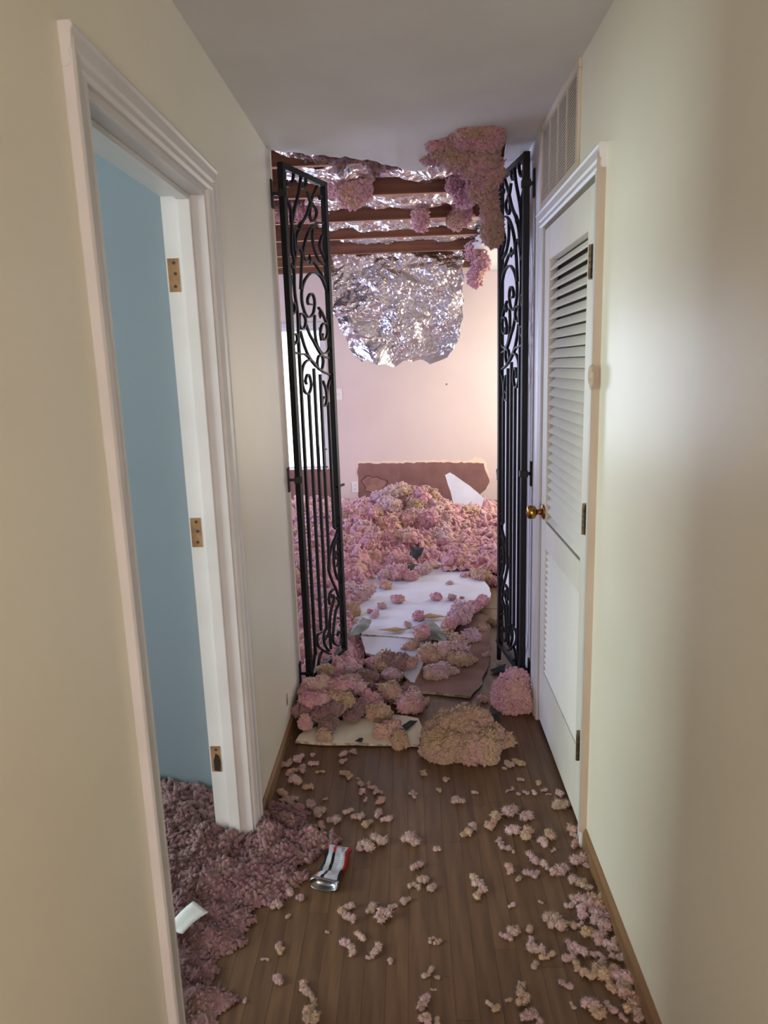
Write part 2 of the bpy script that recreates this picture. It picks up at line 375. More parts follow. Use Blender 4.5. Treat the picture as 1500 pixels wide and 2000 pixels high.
GATE_CURVES= [[(0.081, 2.268), (0.098, 2.255), (0.079, 2.214), (0.046, 2.198), (0.028, 2.205), (0.04, 2.219)], [(0.167, 2.268), (0.197, 2.267), (0.202, 2.237), (0.18, 2.217), (0.16, 2.223), (0.173, 2.236)], [(0.165, 2.268), (0.135, 2.19), (0.081, 2.097), (0.055, 2.012), (0.05, 1.942), (0.063, 1.904), (0.048, 1.872), (0.032, 1.886)], [(0.307, 2.25), (0.25, 2.186), (0.193, 2.108), (0.133, 2.053), (0.09, 1.991), (0.077, 1.924), (0.055, 1.862)], [(0.022, 2.149), (0.057, 2.108), (0.057, 2.058), (0.072, 2.016), (0.074, 1.947), (0.111, 1.961), (0.135, 1.936), (0.124, 1.875), (0.108, 1.788)], [(0.209, 2.21), (0.236, 2.171), (0.285, 2.148), (0.282, 2.118), (0.248, 2.091), (0.224, 2.109), (0.235, 2.153), (0.255, 2.17)], [(0.353, 2.098), (0.286, 2.089), (0.225, 2.057), (0.176, 2.004), (0.145, 1.938), (0.18, 1.915), (0.231, 1.919), (0.28, 1.892), (0.318, 1.861), (0.353, 1.804)], [(0.246, 2.073), (0.24, 2.018), (0.249, 1.978), (0.284, 1.936), (0.336, 1.915)], [(0.334, 2.045), (0.303, 1.995), (0.333, 1.958), (0.354, 1.937)], [(0.343, 2.211), (0.323, 2.211), (0.328, 2.195)], [(0.359, 1.792), (0.304, 1.856), (0.226, 1.87), (0.16, 1.839), (0.12, 1.79), (0.114, 1.735), (0.138, 1.686), (0.171, 1.673), (0.211, 1.692), (0.23, 1.74), (0.217, 1.772), (0.191, 1.774), (0.167, 1.752), (0.169, 1.731), (0.199, 1.729)], [(0.264, 1.72), (0.296, 1.699), (0.327, 1.664), (0.359, 1.628)], [(0.224, 1.685), (0.218, 1.624), (0.229, 1.561), (0.272, 1.517), (0.328, 1.519), (0.351, 1.541)], [(0.278, 1.573), (0.27, 1.605), (0.291, 1.643), (0.326, 1.651), (0.342, 1.626), (0.332, 1.592), (0.305, 1.576), (0.287, 1.587), (0.294, 1.604)], [(0.213, 1.462), (0.162, 1.484), (0.11, 1.472), (0.081, 1.432), (0.081, 1.374), (0.103, 1.34), (0.135, 1.337), (0.158, 1.369), (0.149, 1.411), (0.128, 1.419), (0.109, 1.395), (0.116, 1.377)], [(0.088, 1.679), (0.119, 1.683), (0.138, 1.658), (0.126, 1.628), (0.098, 1.62), (0.081, 1.641), (0.088, 1.679)], [(0.244, 1.501), (0.278, 1.501), (0.286, 1.475), (0.268, 1.443), (0.238, 1.443), (0.227, 1.47), (0.244, 1.501)], [(0.086, 1.608), (0.117, 1.543), (0.163, 1.49), (0.251, 1.439), (0.361, 1.41)], [(0.01, 1.519), (0.076, 1.51), (0.126, 1.506), (0.212, 1.455)], [(0.14, 1.64), (0.167, 1.599), (0.197, 1.571), (0.271, 1.507), (0.361, 1.49)], [(0.274, 1.387), (0.299, 1.347), (0.302, 1.3), (0.285, 1.271), (0.257, 1.277), (0.259, 1.301), (0.281, 1.312)], [(0.307, 1.286), (0.315, 1.342), (0.338, 1.384), (0.364, 1.4)], [(0.021, 1.726), (0.044, 1.724), (0.048, 1.7), (0.031, 1.68), (0.017, 1.687)], [(0.012, 1.593), (0.048, 1.594), (0.052, 1.567), (0.022, 1.551), (0.009, 1.559)], [(0.033, 1.84), (0.019, 1.767), (0.026, 1.721)], [(0.06, 1.874), (0.055, 1.773), (0.07, 1.685), (0.067, 1.599)], [(0.364, 0.659), (0.324, 0.615), (0.276, 0.576), (0.249, 0.527), (0.24, 0.472), (0.269, 0.409), (0.309, 0.348), (0.335, 0.291)], [(0.364, 0.59), (0.33, 0.596), (0.305, 0.565), (0.298, 0.489), (0.315, 0.425), (0.364, 0.364)], [(0.3, 0.474), (0.334, 0.468), (0.349, 0.513), (0.333, 0.542), (0.311, 0.53), (0.318, 0.506)], [(0.347, 0.711), (0.364, 0.705), (0.364, 0.678), (0.335, 0.659), (0.317, 0.673)], [(0.28, 0.361), (0.244, 0.352), (0.227, 0.324), (0.236, 0.295), (0.266, 0.293), (0.28, 0.318), (0.262, 0.337), (0.251, 0.324)], [(0.279, 0.306), (0.246, 0.266), (0.226, 0.215), (0.219, 0.138), (0.223, 0.064)], [(0.306, 0.309), (0.334, 0.271), (0.292, 0.24), (0.263, 0.167), (0.249, 0.098), (0.292, 0.055), (0.337, 0.06), (0.343, 0.099), (0.314, 0.123), (0.299, 0.102)], [(0.138, 0.188), (0.098, 0.186), (0.085, 0.155), (0.11, 0.114), (0.185, 0.057), (0.221, 0.037)], [(0.163, 0.136), (0.193, 0.144), (0.218, 0.17), (0.182, 0.186), (0.157, 0.16), (0.16, 0.113), (0.201, 0.062)], [(0.186, 0.066), (0.136, 0.087), (0.098, 0.062), (0.086, 0.014), (0.105, 0.012), (0.135, 0.012), (0.126, 0.027)], [(0.312, 0.196), (0.35, 0.179), (0.364, 0.135), (0.332, 0.151)], [(0.059, 0.1), (0.041, 0.058), (0.015, 0.012)]]
GATE_BARS= [(0.065, 1.6, 0.095), (0.132, 1.335, 0.195), (0.191, 1.447, 0.177), (0.248, 1.419, 0.472), (0.316, 1.286, 0.668)]
TUFTS= [(-0.016, 2.35, 0.0166), (0.079, 2.375, 0.01), (0.147, 2.297, 0.023), (0.21, 2.354, 0.0134), (0.16, 2.121, 0.0218), (0.186, 2.155, 0.0173), (0.06, 2.046, 0.0121), (-0.018, 2.081, 0.0184), (-0.008, 1.96, 0.0236), (-0.014, 1.876, 0.0201), (0.009, 1.901, 0.0203), (0.037, 1.866, 0.0172), (0.168, 1.898, 0.0232), (0.186, 1.875, 0.026), (0.172, 1.839, 0.0199), (0.28, 1.944, 0.0207), (0.303, 1.906, 0.0131), (0.267, 1.798, 0.0141), (0.353, 1.81, 0.0085), (0.266, 2.198, 0.0353), (0.244, 2.156, 0.0221), (0.323, 2.228, 0.0324), (0.372, 2.201, 0.029), (0.315, 2.129, 0.0283), (0.363, 2.113, 0.0313), (0.435, 2.103, 0.0251), (0.406, 2.071, 0.0217), (0.435, 2.035, 0.0107), (0.276, 2.053, 0.0245), (0.302, 2.038, 0.0152), (0.264, 2.086, 0.0123), (0.36, 1.994, 0.0272), (0.338, 1.926, 0.0177), (0.358, 1.922, 0.0177), (0.392, 1.964, 0.024), (0.433, 1.935, 0.0328), (0.469, 1.889, 0.0235), (0.496, 1.874, 0.0235), (0.507, 1.983, 0.0304), (0.524, 1.961, 0.0136), (0.515, 2.137, 0.0255), (0.52, 2.105, 0.0189), (0.509, 2.061, 0.0218), (0.495, 2.259, 0.0197), (0.511, 2.266, 0.0298), (0.519, 2.339, 0.0203), (0.366, 2.533, 0.0212), (0.401, 2.546, 0.0285), (0.391, 2.433, 0.0138), (0.453, 2.41, 0.0137), (0.37, 2.343, 0.01), (0.396, 2.351, 0.0134), (0.427, 2.351, 0.0135), (0.467, 2.365, 0.0152), (0.478, 2.342, 0.0101), (0.33, 2.362, 0.0101), (0.108, 2.438, 0.0137), (0.025, 2.483, 0.0173), (0.44, 1.804, 0.0257), (0.479, 1.802, 0.0287), (0.514, 1.817, 0.026), (0.514, 1.784, 0.0258), (0.46, 1.763, 0.0283), (0.495, 1.75, 0.0283), (0.517, 1.753, 0.0227), (0.37, 1.746, 0.0252), (0.379, 1.721, 0.025), (0.413, 1.727, 0.0251), (0.439, 1.725, 0.0167), (0.502, 1.707, 0.0279), (0.466, 1.69, 0.0249), (0.48, 1.674, 0.022), (0.236, 1.682, 0.019), (0.26, 1.7, 0.0191), (0.304, 1.708, 0.0137), (0.297, 1.658, 0.0189), (0.311, 1.633, 0.0242), (0.335, 1.616, 0.0241), (0.297, 1.588, 0.0132), (0.404, 1.644, 0.0244), (0.424, 1.633, 0.0244), (0.391, 1.607, 0.0187), (0.403, 1.582, 0.0159), (0.512, 1.656, 0.022), (0.518, 1.611, 0.0217), (0.515, 1.636, 0.0164), (0.461, 1.62, 0.0162), (0.471, 1.59, 0.0215), (0.432, 1.557, 0.0238), (0.463, 1.561, 0.0266), (0.494, 1.562, 0.024), (0.512, 1.544, 0.0293), (0.475, 1.526, 0.0237), (0.502, 1.515, 0.0263), (0.512, 1.494, 0.0288), (0.512, 1.466, 0.0286), (0.03, 1.673, 0.0135), (0.046, 1.664, 0.0134), (0.018, 1.563, 0.0221), (0.039, 1.551, 0.0078), (0.357, 1.531, 0.013), (0.373, 1.524, 0.0104), (0.248, 1.493, 0.0307), (0.214, 1.485, 0.0102), (0.166, 1.472, 0.0114), (0.181, 1.46, 0.0126), (0.256, 1.44, 0.0227), (0.274, 1.423, 0.02), (0.367, 1.468, 0.0102), (0.41, 1.468, 0.0231), (0.425, 1.446, 0.0204), (0.457, 1.461, 0.018), (0.479, 1.435, 0.0128), (0.009, 1.485, 0.0152), (-0.002, 1.463, 0.0151), (0.005, 1.43, 0.0174), (0.034, 1.423, 0.0124), (0.515, 1.437, 0.0206), (0.029, 1.515, 0.0077), (-0.285, 2.489, 0.0173), (-0.258, 2.46, 0.0171), (-0.21, 2.41, 0.0168), (-0.207, 2.363, 0.0166), (-0.165, 2.39, 0.0188), (-0.144, 2.36, 0.0187), (-0.134, 2.307, 0.0204), (-0.188, 2.316, 0.0123), (0.027, 2.484, 0.0172), (-0.015, 2.345, 0.0227), (0.081, 2.37, 0.0124), (0.111, 2.442, 0.0127), (-0.244, 2.246, 0.0201), (-0.212, 2.213, 0.0239), (-0.139, 2.23, 0.0239), (-0.108, 2.2, 0.0237), (-0.173, 2.172, 0.0196), (-0.024, 2.082, 0.0305), (0.06, 2.042, 0.0131), (-0.292, 2.196, 0.0238), (-0.349, 2.236, 0.0282), (-0.385, 2.282, 0.0245), (-0.42, 2.258, 0.0244), (-0.457, 2.303, 0.0331), (-0.494, 2.335, 0.0251), (-0.466, 2.261, 0.0204), (-0.509, 2.265, 0.0246), (-0.5, 2.197, 0.018), (-0.332, 2.162, 0.0236), (-0.386, 2.126, 0.0273), (-0.421, 2.118, 0.0234), (-0.361, 2.154, 0.0196), (-0.133, 2.089, 0.0306), (-0.167, 2.06, 0.0265), (-0.194, 2.054, 0.0189), (-0.294, 2.077, 0.0268), (-0.32, 2.06, 0.019), (-0.424, 1.798, 0.0194), (-0.357, 1.83, 0.0142), (-0.392, 1.855, 0.0179), (-0.416, 1.861, 0.0144), (-0.388, 1.65, 0.0134), (-0.381, 1.634, 0.0134), (-0.418, 1.609, 0.0116), (-0.205, 1.794, 0.0174), (-0.222, 1.77, 0.0173), (-0.201, 1.748, 0.0206), (-0.142, 1.78, 0.0208), (-0.108, 1.752, 0.0275), (-0.078, 1.795, 0.0139), (-0.041, 1.815, 0.0157), (-0.206, 1.659, 0.0167), (-0.167, 1.683, 0.0185), (-0.187, 1.633, 0.0182), (-0.121, 1.635, 0.0198), (-0.134, 1.617, 0.0148), (-0.083, 1.602, 0.0098), (-0.371, 1.539, 0.0162), (-0.303, 1.52, 0.016), (-0.289, 1.502, 0.0143), (-0.274, 1.488, 0.0127), (-0.274, 1.452, 0.0188), (-0.267, 1.434, 0.0218), (-0.282, 1.433, 0.0156), (-0.444, 1.483, 0.008), (-0.38, 1.759, 0.0087), (-0.26, 1.701, 0.0068), (-0.336, 2.323, 0.0103), (-0.516, 2.552, 0.028), (-0.449, 2.515, 0.0276), (-0.41, 2.555, 0.0214), (-0.467, 2.436, 0.0291), (-0.501, 2.365, 0.0224), (-0.407, 2.394, 0.0204), (-0.478, 2.318, 0.0201), (-0.487, 2.244, 0.0177), (-0.471, 2.59, 0.0261), (-0.487, 2.497, 0.0275), (-0.377, 2.502, 0.0189), (-0.296, 2.625, 0.0217), (-0.257, 2.639, 0.0174), (-0.291, 2.571, 0.0171), (-0.269, 2.476, 0.0166), (-0.224, 2.452, 0.0103), (-0.183, 2.415, 0.0143), (-0.151, 2.365, 0.014), (-0.139, 2.298, 0.0157), (0.35, 2.374, 0.0121), (0.34, 2.512, 0.0105), (-0.551, 2.759, 0.0182), (-0.423, 2.622, 0.0131)]
CLUMPS= [(-0.433, 7.633, 0.07, 0.156), (-0.16, 5.976, 0.297, 0.077), (-0.115, 6.09, 0.339, 0.085), (0.01, 6.105, 0.346, 0.072), (0.127, 6.097, 0.305, 0.105), (0.176, 6.023, 0.239, 0.117), (-0.58, 7.374, 0.039, 0.088), (-0.355, 5.75, 0.286, 0.081), (-0.486, 5.653, 0.285, 0.073), (-0.219, 5.715, 0.227, 0.099), (-0.369, 5.512, 0.216, 0.102), (-0.469, 5.378, 0.178, 0.088), (-0.316, 5.349, 0.134, 0.116), (-0.202, 5.478, 0.146, 0.083), (0.253, 5.786, 0.095, 0.125), (0.002, 5.679, 0.128, 0.068), (-0.072, 5.465, 0.097, 0.065), (-0.007, 5.911, 0.242, 0.07), (0.223, 5.938, 0.177, 0.096), (0.067, 5.844, 0.177, 0.088), (0.367, 5.98, 0.151, 0.071), (0.466, 5.939, 0.118, 0.083), (0.577, 6.296, 0.142, 0.115), (0.672, 6.183, 0.138, 0.08), (0.581, 5.933, 0.117, 0.058), (0.631, 5.802, 0.096, 0.069), (0.716, 5.995, 0.126, 0.065), (0.403, 5.607, 0.049, 0.079), (0.48, 5.66, 0.058, 0.092), (0.609, 5.492, 0.05, 0.077), (0.678, 5.571, 0.065, 0.06), (0.537, 5.257, 0.032, 0.063), (0.653, 5.27, 0.037, 0.046), (0.315, 5.006, 0.086, 0.076), (0.275, 5.506, 0.041, 0.06), (0.118, 5.472, 0.054, 0.054), (-0.125, 5.077, 0.087, 0.067), (0.071, 4.869, 0.087, 0.059), (-0.089, 4.774, 0.086, 0.079), (-0.184, 4.78, 0.086, 0.068), (-0.177, 4.567, 0.089, 0.045), (0.473, 4.736, 0.085, 0.088), (0.561, 4.872, 0.026, 0.059), (0.361, 4.768, 0.089, 0.031), (-0.399, 4.806, 0.039, 0.048), (-0.413, 4.575, 0.03, 0.066), (-0.327, 4.363, 0.086, 0.072), (-0.435, 5.019, 0.064, 0.083), (-0.098, 4.271, 0.088, 0.043), (0.145, 4.299, 0.088, 0.038), (0.258, 4.29, 0.089, 0.033), (-0.185, 4.175, 0.088, 0.032), (-0.224, 4.013, 0.09, 0.027), (-0.264, 4.095, 0.089, 0.018), (0.316, 4.312, 0.09, 0.014), (-0.397, 4.239, 0.023, 0.052), (-0.368, 4.096, 0.023, 0.05), (0.025, 3.952, 0.089, 0.04), (-0.028, 3.832, 0.089, 0.026), (0.258, 4.603, 0.089, 0.025), (-0.264, 4.928, 0.088, 0.049), (-0.005, 4.726, 0.088, 0.052), (-0.078, 3.41, 0.051, 0.078), (-0.149, 3.432, 0.033, 0.074), (-0.029, 3.401, 0.054, 0.049), (-0.117, 3.312, 0.026, 0.057), (-0.229, 3.274, 0.033, 0.061), (-0.27, 3.075, 0.078, 0.053), (-0.21, 3.47, 0.022, 0.05), (-0.103, 3.098, 0.03, 0.067), (-0.148, 3.09, 0.02, 0.045), (-0.39, 3.369, 0.043, 0.068), (-0.429, 3.215, 0.094, 0.051), (-0.323, 3.278, 0.063, 0.052), (-0.442, 3.023, 0.115, 0.07), (-0.494, 3.008, 0.095, 0.052), (-0.352, 3.011, 0.11, 0.061), (-0.306, 3.076, 0.097, 0.049), (-0.446, 2.911, 0.086, 0.072), (-0.37, 2.917, 0.091, 0.064), (-0.494, 2.878, 0.067, 0.046), (-0.389, 2.85, 0.071, 0.062), (-0.327, 2.916, 0.082, 0.059), (-0.253, 2.932, 0.054, 0.055), (-0.274, 2.866, 0.052, 0.042), (-0.477, 2.809, 0.049, 0.041), (-0.375, 2.789, 0.049, 0.045), (-0.393, 2.725, 0.031, 0.036), (-0.159, 2.901, 0.029, 0.063), (-0.113, 2.773, 0.026, 0.057), (-0.072, 2.687, 0.02, 0.043), (-0.023, 3.004, 0.027, 0.061), (0.012, 3.02, 0.018, 0.039), (-0.019, 3.601, 0.054, 0.046), (0.045, 3.675, 0.078, 0.052), (0.271, 3.922, 0.035, 0.078), (0.316, 3.802, 0.029, 0.065), (0.192, 3.691, 0.042, 0.094), (0.238, 3.598, 0.04, 0.072), (0.144, 3.564, 0.039, 0.086), (0.1, 3.5, 0.036, 0.08), (0.21, 3.483, 0.031, 0.07), (0.26, 3.486, 0.027, 0.06), (0.104, 3.331, 0.028, 0.062), (0.142, 3.328, 0.019, 0.043), (0.192, 3.37, 0.017, 0.039), (0.198, 3.795, 0.061, 0.048), (0.377, 4.102, 0.024, 0.052), (0.323, 4.008, 0.048, 0.04), (0.407, 3.949, 0.015, 0.034), (0.317, 3.085, 0.01, 0.022), (0.228, 3.036, 0.008, 0.018), (0.378, 3.567, 0.018, 0.025), (0.489, 4.072, 0.016, 0.034), (0.24, 3.936, 0.088, 0.044), (0.435, 4.213, 0.044, 0.047)]
# ------------------------------------------------------------------ floor
fl = struct(MB().box(-3.7, 1.9, -3.0, YF+0.1, -0.06, -0.004).build('floor', MT['subfloor']))
tag(fl, 'brown strip wood floor of the hallway and rooms')
PW = 0.058
k0 = -14
for c in range(25):
    x0 = -0.73 + c*PW
    if x0 > XR: break
    x1 = min(x0+PW-0.0007, XR+0.02)
    y = 0.85 - random.random()*0.6
    while y < 4.3:
        ln = random.uniform(0.55, 1.0); y1 = min(y+ln, 4.35)
        if y1 > 0.9 and y1-y > 0.08:
            o = MB().box(0, x1-x0, 0, y1-y-0.0007, -0.012, -random.random()*0.0004).build('plank', MT['floor'], fl, loc=(x0, y, 0))
        y = y1
for y0, y1, xa, xb in ((4.36, YF, -3.6, 1.8), (-2.9, 0.86, -0.73, 0.6), (-1.2, 2.25, -3.6, -0.74)):
    MB().box(xa, xb, y0, y1, -0.012, -0.001).build('floor_field', MT['floor'], fl)
# room floor beside the planked strip, left and right of the hallway line
MB().box(-3.6, -0.74, 3.2, 4.355, -0.012, -0.001).build('floor_field', MT['floor'], fl)

# ------------------------------------------------------------------ walls
T = 0.12
OY0, OY1, OZ = 1.32, 2.08, 2.04            # left doorway opening
w = MB()
w.box(XL-T, XL, -2.9, OY0, 0, ZC); w.box(XL-T, XL, OY1, 3.16, 0, ZC); w.box(XL-T, XL, OY0, OY1, OZ, ZC)
tag(struct(w.build('wall_left', MT['cream'])), 'cream painted left hallway wall around the open doorway')
DY0, DY1, DZ = 2.125, 2.885, 2.035            # right door leaf
w = MB()
w.box(XR, XR+T, -2.9, DY0-0.015, 0, ZC); w.box(XR, XR+T, DY0-0.015, DY1+0.015, DZ+0.012, ZC); w.box(XR, XR+T, DY1+0.015, 3.0, 0, ZC)
w.box(XR+0.09, XR+T, DY0-0.015, DY1+0.015, 0, DZ+0.012)
tag(struct(w.build('wall_right', MT['cream'])), 'cream painted right hallway wall around the louvered door')
tag(struct(MB().box(XR, XR+T, 3.0, 4.12, 0, ZC).build('wall_right_end', MT['litwall'])), 'white wall end behind the right iron gate')
tag(struct(MB().box(XR+T, 1.8, 4.0, 4.12, 0, ZC+.5).build('wall_front', MT['pinkwall'])), 'room wall turning right past the gate')
tag(struct(MB().box(-3.7, XL-T, 3.04, 3.16, 0, ZC+.5).build('wall_front_left', MT['pinkwall'])), 'room wall turning left past the gate')
# far wall with its window opening
WX0, WX1, WZ0, WZ1 = -1.95, -0.86, 0.515, 1.945
w = MB()
w.box(-3.8, WX0, YF, YF+T, 0, 2.9); w.box(WX1, 1.9, YF, YF+T, 0, 2.9); w.box(WX0, WX1, YF, YF+T, 0, WZ0); w.box(WX0, WX1, YF, YF+T, WZ1, 2.9)
far = tag(struct(w.build('wall_far', MT['pinkwall'])), 'pale pink far wall of the wrecked room')
# room side walls with window openings; the right one is added for its lamp
w = MB(); x0, x1 = -3.82, -3.7
w.box(x0, x1, 3.04, 4.05, 0, 2.9); w.box(x0, x1, 6.35, YF+T, 0, 2.9); w.box(x0, x1, 4.05, 6.35, 0, 0.6); w.box(x0, x1, 4.05, 6.35, 2.1, 2.9)
struct(w.build('wall_room_left', MT['pinkwall']))
w = MB(); x0, x1 = 1.74, 1.86
w.box(x0, x1, 4.0, 5.5, 0, 2.9); w.box(x0, x1, 7.1, YF+T, 0, 2.9); w.box(x0, x1, 5.5, 7.1, 0, 0.6); w.box(x0, x1, 5.5, 7.1, 2.0, 2.9)
struct(w.build('wall_room_right', MT['pinkwall']))
# blue side room
struct(tag(MB().box(-3.6, XL-T, 2.25, 2.35, 0, ZC).build('wall_side_room', MT['blue']), 'blue painted wall seen through the left doorway'))
w = MB(); x0, x1 = -3.6, -3.48
w.box(x0, x1, -1.3, 0.0, 0, ZC); w.box(x0, x1, 1.5, 2.3, 0, ZC); w.box(x0, x1, 0, 1.5, 0, 0.7); w.box(x0, x1, 0, 1.5, 2.2, ZC)
struct(w.build('wall_side_room_left', MT['blue']))
struct(MB().box(-3.6, XL-T, -1.32, -1.2, 0, ZC).build('wall_side_room_near', MT['blue']))
struct(MB().box(-3.6, XL-T, -1.3, 2.3, ZC, ZC+0.05).build('ceiling_side_room', MT['ceil']))
struct(MB().box(XL-T, XR+T, -3.05, -2.95, 0, ZC).build('wall_back', MT['cream']))
struct(MB().box(-3.9, 1.9, 2.3, YF+0.2, 3.0, 3.05).build('roof_sky_block', MT['attic']))  # unseen roof and gable closure, added to keep sky light out
struct(MB().box(-3.9, 1.9, 2.3, 2.36, ZC, 3.05).build('gable_sky_block', MT['attic']))
struct(MB().box(1.86, 1.9, 2.3, 4.0, ZC, 3.05).build('gable_sky_block_right', MT['attic']))
struct(MB().box(-3.9, -3.82, 2.3, YF+.2, ZC, 3.05).build('gable_sky_block_left', MT['attic']))

# baseboards
MB().prism([(XR-0.012, 0.0), (XR, 0.0), (XR, 0.072), (XR-0.005, 0.072), (XR-0.012, 0.06)], 'y', -2.5, 2.055).build('baseboard_right', MT['base'])['kind'] = 'structure'
MB().prism([(XL, 0.0), (XL+0.011, 0.0), (XL+0.011, 0.055), (XL+0.004, 0.066), (XL, 0.066)], 'y', 2.15, 3.16).build('baseboard_left', MT['base'])['kind'] = 'structure'
MB().box(0.95, 1.7, YF-0.012, YF, 0, 0.07).build('baseboard_far', MT['base'])['kind'] = 'structure'
# white corner bead where the left wall stops
struct(MB().box(XL-T-0.002, XL+0.004, 3.158, 3.168, 0, ZC).build('trim_4', MT['cream']))

# ------------------------------------------------------------------ ceiling with torn edge
def torn_edge(x):
    return float(np.interp(x, [-0.545, -0.5, -0.35, -0.185, -0.05, 0.08, 0.16, 0.25, 0.36, 0.43, 0.47, 0.541],
                           [3.10, 3.12, 3.20, 3.27, 3.33, 3.40, 3.28, 3.12, 3.06, 3.15, 3.6, 4.1]))
NX, NY = 90, 90
V, F = [], []
for j in range(NY+1):
    tt = j/NY; tt = 1-(1-tt)**1.6
    for i in range(NX+1):
        x = XL-0.05 + (XR-XL+0.10)*i/NX
        e = torn_edge(x) + 0.012*math.sin(x*61)+0.008*math.sin(x*143+1)+0.006*rng.random()
        y = -2.95 + (e+2.95)*tt
        d = max(0.0, 1-(e-y)/0.55)
        sag = 0.035*d*d*math.exp(-((x-0.06)/0.16)**2) + 0.012*d*d*math.exp(-((x+0.25)/0.2)**2)
        wave = 0.004*math.sin(x*9+y*3)*d
        V.append((x, y, ZC - sag + wave))
for j in range(NY):
    for i in range(NX):
        a = j*(NX+1)+i; F.append((a, a+NX+1, a+NX+2, a+1))
def solid(name, V, F, th, mats, parent=None, smooth=True, up=True):
    me = mesh_data(name, V, F, mats)
    bm = bmesh.new(); bm.from_mesh(me)
    bmesh.ops.recalc_face_normals(bm, faces=bm.faces)
    bmesh.ops.solidify(bm, geom=bm.faces[:], thickness=th if up else -th)
    bmesh.ops.recalc_face_normals(bm, faces=bm.faces)
    bm.to_mesh(me); bm.free()
    if smooth: me.polygons.foreach_set('use_smooth', [abs(p.normal.z) > 0.6 for p in me.polygons])
    return link(name, me, parent)
tag(struct(solid('ceiling', V, F, 0.013, MT['ceil'])), 'grey white hallway ceiling sagging at its torn end')
V, F = [], []
NY2, NX2 = 120, 14
for j in range(NY2+1):
    y = 3.3 + (YF-3.3)*j/NY2
    e = float(np.interp(y, [3.3, 3.6, 4.13, 4.83, 5.6, 6.3, 6.8, 7.33], [0.5, 0.5, 0.46, 0.52, 0.54, 0.55, 0.66, 0.72])) + 0.02*math.sin(y*23)+0.012*math.sin(y*61)
    for i in range(NX2+1):
        x = e + (1.8-e)*i/NX2
        V.append((x, y, ZC+0.002 - 0.012*math.exp(-((x-e)/0.1)**2)))
for j in range(NY2):
    for i in range(NX2):
        a = j*(NX2+1)+i; F.append((a, a+1, a+NX2+2, a+NX2+1))
tag(struct(solid('ceiling_room', V, F, 0.013, MT['ceil'])), 'strip of white room ceiling still in place on the right')

# ------------------------------------------------------------------ left doorway trim
t1 = struct(empty('trim_1', (XL, 1.7, 0))); t1['label'] = 'white door frame of the open left doorway'
def casing_profile(w):      # (distance from opening, projection from the wall)
    return [(0, 0), (0, 0.010), (0.008, 0.014), (w*0.35, 0.012), (w*0.45, 0.016), (w*0.8, 0.018), (w*0.9, 0.021), (w, 0.018), (w, 0)]
CW = 0.066
def tl(p): return (p[0]-XL, p[1]-1.7, p[2])
def child_world(mb, name, m, parent, base, **kw):
    mb.v = [(v[0]-base[0], v[1]-base[1], v[2]-base[2]) for v in mb.v]
    return mb.build(name, m, parent, **kw)
B1 = (XL, 1.7, 0)
child_world(MB().prism([(XL+b, OY1+a) for a, b in casing_profile(CW)], 'z', 0, OZ+CW*0.98), 'casing', MT['trim'], t1, B1)
child_world(MB().prism([(XL+b, OY0-a) for a, b in casing_profile(CW)], 'z', 0, OZ+CW*0.98), 'casing', MT['trim'], t1, B1)
child_world(MB().prism([(XL+b*1.15, OZ+a) for a, b in casing_profile(CW)], 'y', OY0-CW-0.0015, OY1+CW+0.0015), 'head_casing', MT['trim'], t1, B1)
JT = 0.018
child_world(MB().box(XL-T, XL+0.002, OY1-JT, OY1, 0, OZ), 'jamb', MT['trim'], t1, B1)
child_world(MB().box(XL-T, XL+0.002, OY0, OY0+JT, 0, OZ), 'jamb', MT['trim'], t1, B1)
child_world(MB().box(XL-T, XL+0.002, OY0+JT, OY1-JT, OZ-JT, OZ), 'head_jamb', MT['trim'], t1, B1)
child_world(MB().box(XL-0.072, XL-0.036, OY1-JT-0.012, OY1-JT, 0, OZ-JT), 'door_stop', MT['trim'], t1, B1, bevel=0.002)
child_world(MB().box(XL-0.072, XL-0.036, OY0+JT, OY0+JT+0.012, 0, OZ-JT), 'door_stop', MT['trim'], t1, B1, bevel=0.002)
child_world(MB().box(XL-0.072, XL-0.036, OY0+JT+.012, OY1-JT-.012, OZ-JT-0.012, OZ-JT), 'head_stop', MT['trim'], t1, B1, bevel=0.002)
for zc, mm in ((1.815, 'mortise'), (1.075, 'mortise'), (0.325, 'mortise')):
    mo = child_world(MB().box(XL-0.116, XL-0.084, OY1-JT-0.0012, OY1-JT-0.0002, zc-0.045, zc+0.045), 'hinge_mortise', MT[mm], t1, B1)
    for dz in (-0.03, 0.004, 0.033):
        h = MB().lathe([(0.0045, 0), (0.0045, 0.0008)], (XL-0.1+0.006*math.sin(dz*200), OY1-JT-0.0022, zc+dz), (0, 1, 0), 10)
        child_world(h, 'screw_hole', MT['screw'], mo, B1)
    if zc < 0.5:
        child_world(MB().prism([(XL-0.107, zc-0.04), (XL-0.09, zc-0.043), (XL-0.086, zc-0.01), (XL-0.09, zc+0.012), (XL-0.1, zc+0.02), (XL-0.108, zc-0.005)], 'y', OY1-JT-0.003, OY1-JT-0.0013), 'splintered_hole', MT['darkhole'], mo, B1)

child_world(MB().prism([(XL+0.0005, OY1+CW-0.001), (XL+0.012, OY1+CW-0.001), (XL+0.010, OY1+CW+0.004), (XL+0.0005, OY1+CW+0.005)], 'z', 0.0, 0.36), 'dark_crack', MT['darkhole'], t1, B1)
